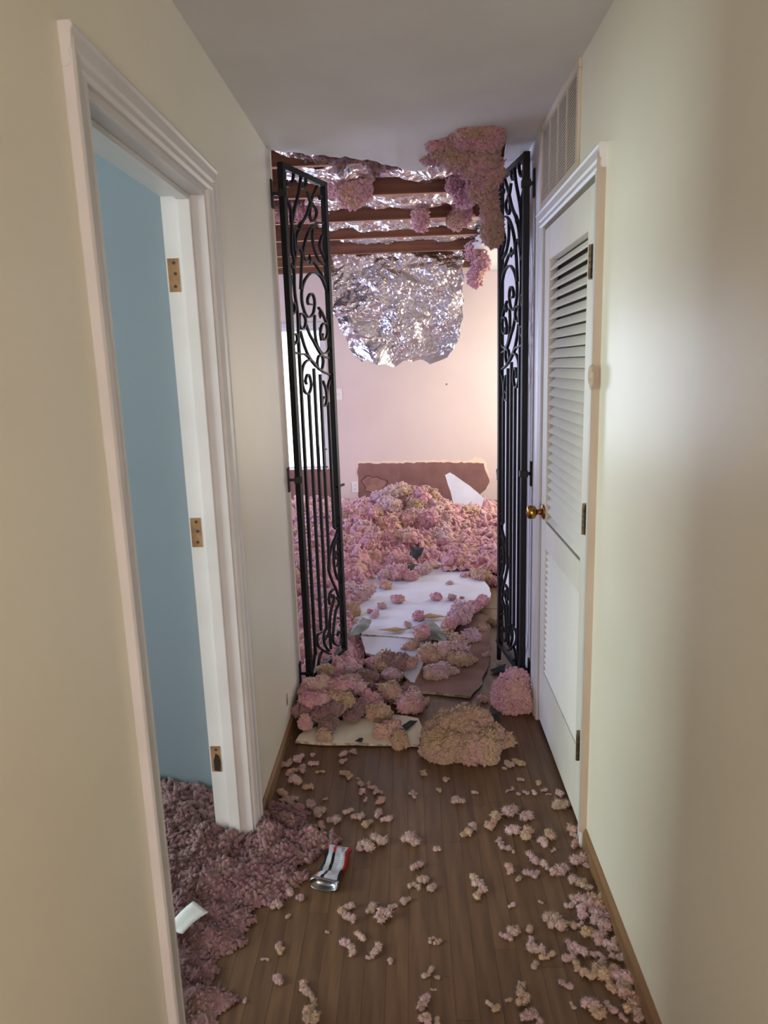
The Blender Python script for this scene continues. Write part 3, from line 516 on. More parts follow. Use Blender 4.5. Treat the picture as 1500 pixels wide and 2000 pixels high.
# ------------------------------------------------------------------ right louvered door
t2 = struct(empty('trim_2', (XR, 2.5, 0))); t2['label'] = 'white moulded casing around the louvered door'
B2 = (XR, 2.5, 0)
CW2 = 0.062
child_world(MB().prism([(XR-b, DY0-0.012-a) for a, b in casing_profile(CW2)], 'z', 0.0, DZ+0.012+CW2*0.98), 'casing', MT['trim'], t2, B2)
child_world(MB().prism([(XR-b, DY1+0.012+a) for a, b in casing_profile(CW2*1.3)], 'z', 0.0, DZ+0.012+CW2*0.98), 'casing', MT['trim'], t2, B2)
child_world(MB().prism([(XR-b*1.15, DZ+0.012+a) for a, b in casing_profile(CW2)], 'y', DY0-0.012-CW2-0.0055, DY1+0.012+CW2*1.3+0.0015), 'head_casing', MT['trim'], t2, B2)
child_world(MB().box(XR-0.023, XR+0.001, DY0-0.012-CW2-0.004, DY0-0.012-CW2+0.0005, 0.06, DZ+0.05), 'bare_casing_edge', MT['tan_edge'], t2, B2)
v, f = fluffy([((0, 0, 0), (0.006, 0.011, 0.028)), ((0.0, -0.004, -0.02), (0.005, 0.008, 0.018))], 3, 91, lump=0.2, coarse=0.02)
sp = obj('broken_plaster_lump', v, f, MT['tan_edge'], t2, True, loc=(-0.024, 2.045-2.5, 1.505)); sp['label'] = 'tan lump of broken wood on the casing edge'

door = empty('door_1', (XR-0.002, DY0, 0.02)); struct(door); door['label'] = 'white louvered door with a brass knob on the right wall'
DW, DH = DY1-DY0, DZ-0.02
DT = 0.032
ST = 0.092
# local: x into wall (0..DT), y along the door, z up
d = MB()
def dbox(y0, y1, z0, z1, name):
    return MB().box(0, DT, y0, y1, z0, z1).build(name, MT['door'], door, bevel=0.0015)
LZ = [(0.25, 0.785), (0.893, 1.895)]
dbox(0, ST, 0, DH, 'stile'); dbox(DW-ST, DW, 0, DH, 'stile')
dbox(ST, DW-ST, 0, LZ[0][0], 'bottom_rail'); dbox(ST, DW-ST, LZ[0][1], LZ[1][0], 'lock_rail'); dbox(ST, DW-ST, LZ[1][1], DH, 'top_rail')
MB().box(DT+0.004, DT+0.006, ST-0.01, DW-ST+0.01, LZ[0][0], LZ[1][1]).build('louver_shade_sheet', MT['louvershade'], door)  # dark sheet standing in for the shade behind the slats
sl_len = DW-2*ST
sv = MB(); th = 0.007; wd = 0.040; ang = math.radians(47)
cx_, sx_ = math.cos(ang), math.sin(ang)
prof = [(0.0, 0.0), (wd*cx_, wd*sx_), (wd*cx_+th*sx_, wd*sx_-th*cx_), (th*sx_, -th*cx_)]
slat_me = None
for (z0, z1), n in zip(LZ, (20, 28)):
    for k in range(n):
        zz = z0 + (z1-z0-0.012)*(k+0.35)/n
        if slat_me is None:
            o = MB().prism([(p-0.002, q) for p, q in prof], 'y', 0, sl_len).build('slat', MT['door'], door, bevel=0.001); slat_me = o.data
        else: o = link('slat', slat_me, door)
        o.location = (0.003, ST, zz)
for zc in (1.80, 1.05, 0.29):
    hg = MB().box(-0.011, 0.001, 0.004, 0.034, zc-0.047, zc+0.047).build('hinge', MT['hinge'], door, bevel=0.001)
    MB().lathe([(0.0055, 0), (0.0055, 0.09)], (-0.013, 0.006, zc-0.045), (0, 0, 1), 12).build('hinge_pin', MT['hinge'], hg)
kb = MB().lathe([(0.031, 0), (0.031, 0.004), (0.024, 0.009), (0.012, 0.011), (0.011, 0.028), (0.014, 0.030), (0.025, 0.036), (0.028, 0.046), (0.027, 0.060), (0.022, 0.067), (0.008, 0.069)], (0, DW-0.055, 0.93), (-1, 0, 0), 24).build('knob', MT['brass'], door, smooth=True)
kb['label'] = 'brass door knob'
MB().lathe([(0.006, 0), (0.006, 0.002)], (-0.069, DW-0.055, 0.93), (-1, 0, 0), 12).build('key_button', MT['hinge'], kb)

# return-air vent above the door
vt = tag(empty('air_vent', (XR, 2.355, 2.115)), 'cream painted return air vent above the louvered door', 'vent')
VW, VH = 0.62, 0.315
m = MB(); fr = 0.03
for (a0, a1, b0, b1) in ((0, VW, 0, fr), (0, VW, VH-fr, VH), (0, fr, fr, VH-fr), (VW-fr, VW, fr, VH-fr)):
    m.prism([(0, 0), (-0.006, 0.002), (-0.007, 0.01), (-0.007, b1-b0-0.004), (0, b1-b0)] if a1-a0 > 0.1 else [(0, 0), (-0.007, 0.0), (-0.007, b1-b0), (0, b1-b0)], 'y', a0, a1) if False else m.box(-0.008, 0, a0, a1, b0, b1)
m.build('frame', MT['vent'], vt, bevel=0.002)
MB().box(-0.0012, -0.0004, fr, VW-fr, fr, VH-fr).build('duct_backing', MT['ventback'], vt)
for k in range(1, 4):
    y = fr + (VW-2*fr)*k/4
    MB().box(-0.007, -0.001, y-0.0035, y+0.0035, fr, VH-fr).build('mullion', MT['vent'], vt)
fin = None
nf = 26
for k in range(nf):
    z = fr + (VH-2*fr)*(k+0.5)/nf
    if fin is None:
        o = MB().prism([(-0.0058, -0.005), (-0.0048, -0.0055), (-0.0014, 0.004), (-0.0024, 0.0045)], 'y', fr, VW-fr).build('fin', MT['vent'], vt); fin = o.data
    else: o = link('fin', fin, vt)
    o.location = (0, 0, z)

# ------------------------------------------------------------------ far wall details
w1 = struct(empty('window_1', ((WX0+WX1)/2, YF, WZ0))); w1['label'] = 'bright daylit window in the far wall left'
B3 = ((WX0+WX1)/2, YF, WZ0)
for a in ((WX0-0.05, WX0, WZ0-0.05, WZ1+0.05), (WX1, WX1+0.05, WZ0-0.0, WZ1+0.05)):
    child_world(MB().box(a[0], a[1], YF-0.014, YF, a[2], a[3]), 'window_casing', MT['trim'], w1, B3, bevel=0.003)
child_world(MB().box(WX0, WX1, YF-0.014, YF, WZ1, WZ1+0.05), 'head_casing', MT['trim'], w1, B3, bevel=0.003)
for a in ((WX0, WX0+0.035, WZ0, WZ1), (WX1-0.02, WX1, WZ0, WZ1), (WX0, WX1, WZ0, WZ0+0.02), (WX0, WX1, WZ1-0.03, WZ1)):
    child_world(MB().box(a[0], a[1], YF+0.05, YF+0.09, a[2], a[3]), 'sash_bar', MT['trim'], w1, B3)
child_world(MB().box(WX0+0.035, WX1-0.02, YF+0.068, YF+0.072, WZ0+0.02, WZ1-0.03), 'pane', MT['glass'], w1, B3)

def jag(poly, amp, step, seed):
    r = random.Random(seed); out = []
    for i in range(len(poly)):
        a, b = Vector(poly[i]), Vector(poly[(i+1) % len(poly)]); n = max(1, int((b-a).length/step))
        for k in range(n):
            p = a.lerp(b, k/n)
            if k: p = p + Vector([r.uniform(-amp, amp) for _ in range(len(p))])
            out.append(p)
    return out
def wall_patch(name, poly, y, m, parent, amp=0.012, step=0.035, seed=1, th=0.002):
    P = jag(poly, amp, step, seed)
    mb = MB().prism([(p[0], p[1]) for p in P], 'y', y-th, y)
    return mb.build(name, m, parent)
wall_patch('torn_paper_rim', [(-0.55, 0.0), (-0.555, 0.25), (-0.548, 0.575), (-0.2, 0.578), (0.2, 0.57), (0.45, 0.562), (0.62, 0.56), (0.68, 0.6), (0.74, 0.585), (0.80, 0.53), (0.84, 0.38), (0.82, 0.28), (0.7, 0.16), (0.6, 0)], YF-0.0005, MT['tornpaper'], far, 0.01, 0.03, 4)
bp_ = wall_patch('torn_paper_patch', [(-0.538, 0.0), (-0.545, 0.25), (-0.535, 0.556), (-0.1, 0.553), (0.3, 0.546), (0.6, 0.538), (0.77, 0.525), (0.80, 0.42), (0.83, 0.33), (0.79, 0.25), (0.7, 0.16), (0.6, 0)], YF-0.003, MT['brownpaper'], far, 0.007, 0.03, 5)
bp_['label'] = 'brown torn drywall paper low on the far wall'
for i, (cx0, r0, mm) in enumerate((((-0.38, 0.33), (0.125, 0.11), 'stain'), ((-0.38, 0.33), (0.112, 0.096), 'brownpaper2'))):
    P = [(cx0[0]+r0[0]*math.cos(t)*(1+.2*math.sin(3*t+1)+.1*math.sin(5*t)), cx0[1]+r0[1]*math.sin(t)*(1+.18*math.sin(2*t+2)+.1*math.sin(7*t))) for t in [2*math.pi*k/40 for k in range(40)]]
    MB().prism(P, 'y', YF-0.0066-0.0012*i, YF-0.0054).build('water_stain', MT[mm], far)
MB().box(-0.118, -0.108, YF-0.0062, YF-0.0054, 0, 0.55).build('board_joint', MT['brownpaper2'], far)
wall_patch('torn_paper_patch', [(-2.6, 0.0), (-2.6, 0.515), (-1.9, 0.512), (-1.2, 0.508), (-0.80, 0.506), (-0.775, 0.3), (-0.78, 0.0)], YF-0.003, MT['brownpaper'], far, 0.006, 0.04, 8)
wall_patch('paint_smear', [(0.39, 1.335), (0.405, 1.335), (0.405, 1.35), (0.39, 1.35)], YF-0.0005, MT['brownpaper'], far, 0.002, 0.01, 9)
ol = tag(empty('wall_outlet', (-0.572, YF, 0.255)), 'white electrical outlet on the far wall beside the brown patch', 'outlet')
MB().box(-0.034, 0.034, -0.006, 0, 0, 0.112).build('cover_plate', MT['plastic'], ol, bevel=0.002)
for zc in (0.036, 0.076):
    s_ = MB().box(-0.016, 0.016, -0.0085, -0.006, zc-0.013, zc+0.013).build('socket', MT['plastic'], ol, bevel=0.001)
    MB().box(-0.008, -0.005, -0.0092, -0.0085, zc-0.004, zc+0.006).build('slot', MT['slot'], s_); MB().box(0.005, 0.008, -0.0092, -0.0085, zc-0.004, zc+0.006).build('slot', MT['slot'], s_)
sw = tag(empty('light_switch', (-0.70, YF, 1.22)), 'small white light switch on the far wall right of the window', 'switch')
MB().box(-0.034, 0.034, -0.006, 0, 0, 0.112).build('cover_plate', MT['plastic'], sw, bevel=0.002)
MB().box(-0.005, 0.005, -0.016, -0.006, 0.046, 0.066).build('toggle', MT['plastic'], sw, bevel=0.001)

# ------------------------------------------------------------------ joists, foil, hanging insulation
JY = [3.50, 4.125, 4.81, 5.45, 6.16, 6.79, 7.27]
ordn = ['nearest the hallway ceiling edge', 'second from the hallway', 'third from the hallway', 'fourth from the hallway', 'fifth from the hallway, above the hanging foil', 'sixth, behind the hanging foil', 'last, against the far wall']
for y, od in zip(JY, ordn):
    o = MB().box(-2.6, 3.5, 0, 0.04, 0, 0.15).build('ceiling_joist', [MT['joist'], MT['joistlit']], bevel=0.002, loc=(-1.1, y, ZC+0.017+0.002))
    for q in o.data.polygons: q.material_index = 1 if q.normal.z < -0.5 else 0  # undersides coloured lighter, standing in for window light on them
    tag(o, 'exposed brown wooden ceiling joist ' + od, 'joist', 'exposed ceiling joists')
struct(MB().box(XL-T, XL, 3.165, 3.26, ZC+0.02, ZC+0.2).build('trim_5', MT['joist']))

def crinkle_grid(nx, ny, fn, amp, seed, asp=1.0):
    """crumpled sheet: sharp random folds of many sizes, stronger in some places than in others"""
    r = np.random.default_rng(seed)
    U, W = np.meshgrid(np.linspace(0, 1, nx+1), np.linspace(0, 1, ny+1)); U = U.ravel(); W = W.ravel()
    inner = (U > 0) & (U < 1) & (W > 0) & (W < 1)
    U = U + inner*r.uniform(-.35, .35, len(U))/nx; W = W + inner*r.uniform(-.35, .35, len(W))/ny
    X, Y = U*asp, W; P = np.stack([X, Y, X*0], 1)
    wx = X + 0.06*vnoise(P, 0.4, seed)+0.012*vnoise(P, 0.1, seed+1); wy = Y + 0.06*vnoise(P, 0.4, seed+2)+0.012*vnoise(P, 0.1, seed+3)
    h = np.zeros(len(U))
    for k in range(26):
        f = 2.0*1.13**k; a = r.uniform(0, math.pi); ph = r.random()
        s = (wx*math.cos(a)+wy*math.sin(a))*f+ph
        t = np.abs(2*(s-np.floor(s))-1)
        m = np.clip(0.5+0.9*vnoise(P+k*3.3, 0.28, seed+10+k), 0, 1)
        h += m*(t-.5)/f**0.95
    V = [fn(u, w, amp*q) for u, w, q in zip(U, W, h*4)]
    F = []
    for j in range(ny):
        for i in range(nx):
            a = j*(nx+1)+i
            if r.random() < .5: F += [(a, a+1, a+nx+2), (a, a+nx+2, a+nx+1)]
            else: F += [(a, a+1, a+nx+1), (a+1, a+nx+2, a+nx+1)]
    return V, F
strips = [ (3.0, 3.48, -0.53, -0.10, 2.475, 2.485, 'at the torn hallway ceiling edge'),
           (3.545, 4.12, -0.56, 0.42, 2.475, 2.535, 'between the first and second joists'),
           (4.17, 4.805, -0.55, 0.55, 2.49, 2.53, 'between the second and third joists'),
           (4.855, 5.445, -0.56, 0.60, 2.50, 2.51, 'between the third and fourth joists'),
           (5.495, 6.15, -0.52, 0.62, 2.50, 2.545, 'between the fourth and fifth joists') ]
for k, (y0, y1, xa, xb, za, zb, where) in enumerate(strips):
    def fn(u, v, h, y0=y0, y1=y1, xa=xa, xb=xb, za=za, zb=zb, k=k):
        xs = xa + (xb-xa)*u + 0.05*math.sin(v*7+k)*(1 if u < .5 else -1)*abs(u-.5)
        z = za + (zb-za)*v - 0.022*math.sin(math.pi*v)*(0.6+0.4*math.sin(u*9+k)) + 0.01*math.sin(u*13+k*2)
        return (xs, y0+(y1-y0)*v, z + h)
    V, F = crinkle_grid(90, 44, fn, 0.012, 20+k, 1.7)
    o = solid('foil_sheet', V, F, 0.0006, MT['foil'], smooth=False)
    tag(o, 'crinkled silver foil strip ' + where, 'foil', 'foil strips between the joists')
# hanging sheet
tz = [2.47, 2.30, 2.0, 1.80, 1.68, 1.616, 1.57]
xl_ = [-0.60, -0.605, -0.608, -0.53, -0.475, -0.45, -0.38]
xr_ = [0.49, 0.487, 0.482, 0.45, 0.40, 0.33, 0.20]
def fn(u, v, h):
    z = 2.47 + (1.565-2.47)*v
    a = float(np.interp(-z, [-q for q in tz], xl_)); b = float(np.interp(-z, [-q for q in tz], xr_))
    x = a+(b-a)*u + 0.008*math.sin(z*40)
    yy = 6.235 - 0.05*math.sin(v*math.pi*0.9) - 0.07*v*v + 0.035*math.sin(u*7+v*3)*v + 0.03*math.sin(u*15-v*5)*v
    zz = z + v*v*(0.022*math.sin(u*9+1)+0.012*math.sin(u*23))
    return (x, yy + h, zz)
V, F = crinkle_grid(110, 96, fn, 0.021, 78, 1.1)
o = solid('foil_sheet', V, F, 0.0006, MT['foil'], smooth=False)
tag(o, 'large crumpled silver foil sheet hanging down in front of the far wall', 'foil')
# ------------------------------------------------------------------ big insulation pieces (union of lobes, remeshed, then fluffed)
def remeshed(name, blobs, voxel, m, seed, amp, cell, parent=None, floor=None, nn=0, nr=(0.006, 0.014), nf=0):
    V, F = [], []; off = 0
    for c, r in blobs:
        v, f = ICO[3]; V.append(v*np.array(r)+np.array(c)); F += [[a+off for a in t] for t in f]; off += len(v)
    me = mesh_data('tmp', np.vstack(V), F, m)
    o = bpy.data.objects.new('tmp', me); COL.objects.link(o)
    md = o.modifiers.new('r', 'REMESH'); md.mode = 'VOXEL'; md.voxel_size = voxel
    dg = bpy.context.evaluated_depsgraph_get(); ev = o.evaluated_get(dg); me2 = bpy.data.meshes.new_from_object(ev)
    bpy.data.objects.remove(o); bpy.data.meshes.remove(me)
    n = len(me2.vertices); co = np.empty(n*3); me2.vertices.foreach_get('co', co); co = co.reshape(-1, 3)
    no = np.empty(n*3); me2.vertices.foreach_get('normal', no); no = no.reshape(-1, 3)
    co = co + no*(0.5*cell*vnoise(co, cell*2.6, seed+7))[:, None]
    co = co + no*(amp*cauli(co, cell, seed)-0.3*amp*cell)[:, None] + rng.normal(0, 0.0007, co.shape)
    if floor is not None: co[:, 2] = np.maximum(co[:, 2], floor)
    base = np.array([co[:, 0].mean(), co[:, 1].mean(), co[:, 2].min()])
    FF = []
    for q in me2.polygons:
        t = list(q.vertices); FF += [[t[0], t[k], t[k+1]] for k in range(1, len(t)-1)]
    bpy.data.meshes.remove(me2); V0 = co
    if nn:
        C, N = on_surface(co, FF, nn, seed); rr = np.random.default_rng(seed)
        v2, f2 = nodules(C, N, rr.uniform(nr[0], nr[1], nn), seed)
        if floor is not None: v2[:, 2] = np.maximum(v2[:, 2], floor)
        o_ = len(co); FF += [[a+o_ for a in t] for t in f2]; co = np.vstack([co, v2])
    if nf:
        v2, f2 = fibres(V0, no, nf, 0.03, 0.0009, seed); 
        if floor is not None: v2[:, 2] = np.maximum(v2[:, 2], floor)
        o_ = len(co); FF += [[a+o_ for a in t] for t in f2]; co = np.vstack([co, v2])
    me2 = mesh_data(name, co-base, FF, m, True)
    return link(name, me2, parent, loc=tuple(base))
# draped batt bursting through the ceiling
o = remeshed('insulation_batt', [((0.20, 3.10, 2.425), (0.07, 0.08, 0.03)), ((0.26, 3.04, 2.43), (0.075, 0.085, 0.035)), ((0.325, 3.05, 2.42), (0.065, 0.085, 0.045)),
        ((0.24, 3.15, 2.39), (0.06, 0.07, 0.035)), ((0.32, 3.16, 2.37), (0.065, 0.08, 0.05)), ((0.36, 3.19, 2.31), (0.045, 0.065, 0.06)), ((0.35, 3.23, 2.26), (0.042, 0.05, 0.06)),
        ((0.37, 3.26, 2.20), (0.032, 0.04, 0.06)), ((0.385, 3.29, 2.15), (0.026, 0.035, 0.05)), ((0.39, 3.31, 2.11), (0.017, 0.028, 0.035)), ((0.31, 3.25, 2.27), (0.025, 0.04, 0.04)), ((0.14, 3.28, 2.42), (0.045, 0.06, 0.02))],
        0.006, MT['mauve'], 5, 0.4, 0.05, nn=2800, nr=(0.005, 0.014), nf=2200)
tag(o, 'big dusty pink insulation batt drooping through the torn hallway ceiling', 'insulation')
for k, (blobs, lab) in enumerate([
    ([((-0.30, 4.06, 2.50), (0.10, 0.05, 0.06)), ((-0.26, 4.07, 2.45), (0.07, 0.045, 0.05))], 'pink insulation wad hanging beside the left gate top'),
    ([((0.55, 5.95, 2.42), (0.06, 0.07, 0.07)), ((0.60, 5.95, 2.33), (0.055, 0.06, 0.07)), ((0.56, 5.95, 2.25), (0.04, 0.05, 0.06)), ((0.56, 5.95, 2.20), (0.035, 0.04, 0.04))], 'pink insulation wad hanging at the right edge of the foil sheet'),
    ([((0.30, 4.08, 2.48), (0.06, 0.03, 0.05)), ((0.34, 4.07, 2.43), (0.05, 0.035, 0.04)), ((0.40, 4.05, 2.46), (0.05, 0.04, 0.05))], 'pink insulation scrap caught on the second joist at right'),
    ([((0.37, 4.78, 2.47), (0.05, 0.03, 0.05)), ((0.33, 4.77, 2.43), (0.035, 0.03, 0.03))], 'pink insulation scrap caught on the third joist'),
    ([((0.10, 4.78, 2.455), (0.022, 0.02, 0.04)), ((0.105, 4.775, 2.42), (0.014, 0.015, 0.025))], 'small pink wisp hanging from the third joist middle'),
    ([((-0.35, 3.34, 2.50), (0.14, 0.10, 0.05)), ((-0.2, 3.40, 2.485), (0.12, 0.07, 0.04)), ((-0.02, 3.44, 2.475), (0.13, 0.06, 0.035)), ((-0.1, 3.44, 2.44), (0.03, 0.03, 0.03)), ((-0.28, 3.42, 2.45), (0.03, 0.03, 0.03))], 'ragged pink insulation edge above the torn hallway ceiling'),
    ([((-0.62, 4.6, 2.49), (0.12, 0.06, 0.04)), ((-0.75, 4.62, 2.49), (0.08, 0.06, 0.04))], 'pink insulation remnant between joists behind the left gate'),
    ]):
    o = remeshed('insulation_wad', blobs, 0.007, MT['pink'] if k != 5 else MT['dusty'], 30+k, 0.5, 0.04, nn=500, nr=(0.006, 0.016), nf=250)
    tag(o, lab, 'insulation', 'insulation remnants overhead')
o = remeshed('insulation_batt', [((0.15, 2.64, 0.045), (0.09, 0.075, 0.045)), ((0.23, 2.64, 0.045), (0.08, 0.08, 0.045)), ((0.18, 2.69, 0.06), (0.10, 0.07, 0.06)), ((0.28, 2.67, 0.04), (0.06, 0.055, 0.04)), ((0.345, 2.69, 0.012), (0.04, 0.025, 0.012)), ((0.095, 2.64, 0.04), (0.045, 0.08, 0.04)), ((0.25, 2.69, 0.04), (0.065, 0.065, 0.04))],
        0.005, MT['tan'], 61, 1.0, 0.05, floor=0.001, nn=4200, nr=(0.003, 0.009), nf=1500)
tag(o, 'large tan crumpled insulation batt lying on the hallway floor', 'insulation')
o = remeshed('insulation_clump', [((0.455, 3.0, 0.07), (0.06, 0.06, 0.07)), ((0.485, 2.98, 0.06), (0.035, 0.05, 0.055)), ((0.42, 3.02, 0.085), (0.04, 0.04, 0.05)), ((0.47, 3.01, 0.13), (0.036, 0.04, 0.04)), ((0.395, 3.04, 0.045), (0.025, 0.035, 0.035))],
        0.0055, MT['pink'], 62, 0.9, 0.05, floor=0.001, nn=2000, nr=(0.004, 0.011), nf=700)
tag(o, 'round mauve pink insulation clump on the floor by the right gate hinge', 'insulation')

# ------------------------------------------------------------------ fluff prototypes
def rand_blobs(r, n, spread, flat):
    out = [((0, 0, 0), (0.72, 0.66, 0.6*flat))]
    for _ in range(n):
        a = r.uniform(0, 6.28); d = r.uniform(0.35, spread); s = r.uniform(0.25, 0.5)
        out.append(((d*math.cos(a), d*math.sin(a), r.uniform(-0.1, 0.35)*flat), (s, s*r.uniform(.7, 1.2), s*flat*r.uniform(.8, 1.2))))
    return out
rp = random.Random(11)
def with_mat(name, me, m, loc, rot):
    o = link(name, me, None, loc, rot)
    o.material_slots[0].link = 'OBJECT'; o.material_slots[0].material = MT[m]
    return o
CL = []
for k in range(12):
    big = k < 8
    v, f = fluffy(rand_blobs(rp, 5, 0.75, 0.85), 3, 100+k, lump=0.3, coarse=0.4, nf=260 if big else 120, nn=420 if big else 190, nr=(0.06, 0.17) if big else (0.09, 0.22))
    CL.append(mesh_data('clump_%d' % k, v, f, MT['pink'], True))
TU = []
for k in range(16):
    bl = []; a = rp.uniform(0, 6.28); px = py = 0.0
    for q in range(rp.randint(3, 6)):
        s = rp.uniform(.16, .34)
        bl.append(((px, py, rp.uniform(0, .2)), (s, s*rp.uniform(.6, 1.1), s*rp.uniform(.6, 1.0))))
        a += rp.uniform(-1.6, 1.6); px += .42*math.cos(a); py += .42*math.sin(a)
    mx = sum(b[0][0] for b in bl)/len(bl); my = sum(b[0][1] for b in bl)/len(bl)
    bl = [((c[0]-mx, c[1]-my, c[2]), r_) for c, r_ in bl]
    v, f = fluffy(bl, 2, 200+k, lump=0.4, coarse=0.26, nf=230, nn=150, nr=(0.04, 0.12), fl=0.34, fw=0.014)
    ext = max(np.ptp(v[:, 0]), np.ptp(v[:, 1]))/2; v = v/ext*1.05
    v[:, 2] -= np.quantile(v[:, 2], 0.02)
    TU.append(mesh_data('tuft_%d' % k, v, f, MT['tuft'], True))

def inside(x, y, poly):
    c = False
    for i in range(len(poly)):
        a, b = poly[i], poly[i-1]
        if (a[1] > y) != (b[1] > y) and x < (b[0]-a[0])*(y-a[1])/(b[1]-a[1])+a[0]: c = not c
    return c
rt = random.Random(5)
for x, y, r in TUFTS:
    if x < -0.505 and y < 2.2: x = max(x, -0.50)
    zone = None
    if x > 0.36 and y < 2.25: zone = ('pale pink insulation tuft strewn along the right baseboard', 'tufts along the right baseboard')
    elif x > 0.17 and y >= 1.85: zone = ('pale pink insulation tuft before the louvered door', 'tufts by the louvered door')
    elif x < -0.33 and y > 2.1: zone = ('pale insulation tuft heaped along the left hallway wall foot', 'tufts along the left wall')
    elif x < -0.05 and y > 1.75: zone = ('pale insulation tuft on the floor around the crushed can', 'tufts around the can')
    elif y > 2.3: zone = ('pale insulation tuft scattered before the tan insulation batt', 'tufts before the tan batt')
    else: zone = ('pale pink insulation tuft on bare floor mid hallway', 'tufts mid hallway floor')
    band = ' in the near foreground' if y < 1.62 else (' level with the crushed can' if y < 2.05 else ' level with the door frames')
    if 'baseboard' in zone[0] or 'mid hallway' in zone[0]: zone = (zone[0]+band, zone[1]+band)
    elif 'louvered' in zone[0]: zone = (zone[0]+(', near its hinge side' if y < 2.35 else ', near its knob side'), zone[1]+(' hinge side' if y < 2.35 else ' knob side'))
    if r > 0.036: zone = (zone[0].replace('pale', 'large pale', 1), 'large '+zone[1])
    o = with_mat('insulation_tuft', rt.choice(TU), rt.choice(['tuft', 'tuft', 'tuft', 'tan', 'palepink']), (x, y, 0.0), (0, 0, rt.uniform(0, 6.28)))
    o.scale = (r*1.2, r*1.2, r*1.0)
    tag(o, zone[0], 'insulation', zone[1])

o = with_mat('insulation_tuft', TU[3], 'tuft', (XL+0.001, 2.78, 0.17), (0, math.pi/2, 0.4)); o.scale = (0.03, 0.016, 0.006)
tag(o, 'flat pink insulation smear stuck low on the left hallway wall', 'insulation')
def place_clump(x, y, z, r, zone, mats, flat=1.0):
    if zone[1] == 'clumps of the tall heap':
        w_ = 'on the left flank' if x < -0.35 else ('on the right flank' if x > 0.25 else ('at the crest' if y > 6.0 else 'at the front foot'))
        zone = ('pink insulation clump %s of the tall heap before the far wall' % w_, zone[1]+' '+w_)
    elif zone[1] == 'clumps behind the left gate bars':
        w_ = 'near the gate' if y < 4.2 else ('midway into the room' if y < 5.6 else 'below the far window')
        zone = (zone[0]+', '+w_, zone[1]+' '+w_)
    elif zone[1] in ('clumps at the left gate foot', 'clumps on the drywall slab', 'clumps right of the slab'):
        w_ = 'large' if r > 0.05 else ('small' if r < 0.036 else 'middling')
        zone = (w_+' '+zone[0], w_+' '+zone[1])
    o = with_mat('insulation_clump', rt.choice(CL[:8] if r > 0.04 else CL[8:]), rt.choice(mats), (x, y, z), (rt.uniform(-.4, .4), rt.uniform(-.4, .4), rt.uniform(0, 6.28)))
    o.scale = (r*0.95, r*0.95, r*0.95*flat)
    tag(o, zone[0], 'insulation', zone[1])
for x, y, z, r in CLUMPS:
    mats = ['pink', 'pink', 'palepink']
    if inside(x, y, POLY_A): zone = ('pink insulation clump lying on the big white drywall slab', 'clumps on the drywall slab'); z = max(z, 0.085+r*0.45)
    elif y > 5.3 and x < 0.55: zone = ('pink insulation clump of the tall heap before the far wall', 'clumps of the tall heap')
    elif x >= 0.3 and y > 4.2: zone = ('peach pink insulation clump on the room floor right of the slab', 'clumps right of the slab'); mats = ['pink', 'palepink', 'tan']
    elif x > 0.02 and y > 3.1: zone = ('dusty insulation clump on the brown board beside the slab', 'clumps beside the brown board'); mats = ['tan', 'tan', 'palepink']
    elif x <= -0.2 and y > 3.6: zone = ('pink insulation clump left of the slab behind the left gate', 'clumps left of the slab')
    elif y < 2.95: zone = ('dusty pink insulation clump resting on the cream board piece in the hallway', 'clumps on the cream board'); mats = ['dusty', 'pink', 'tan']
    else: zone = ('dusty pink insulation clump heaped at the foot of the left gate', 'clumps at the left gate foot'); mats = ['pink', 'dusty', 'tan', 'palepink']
    if y > 5.0: z += r*0.3; r *= 1.1
    place_clump(x, y, z, r, zone, mats)

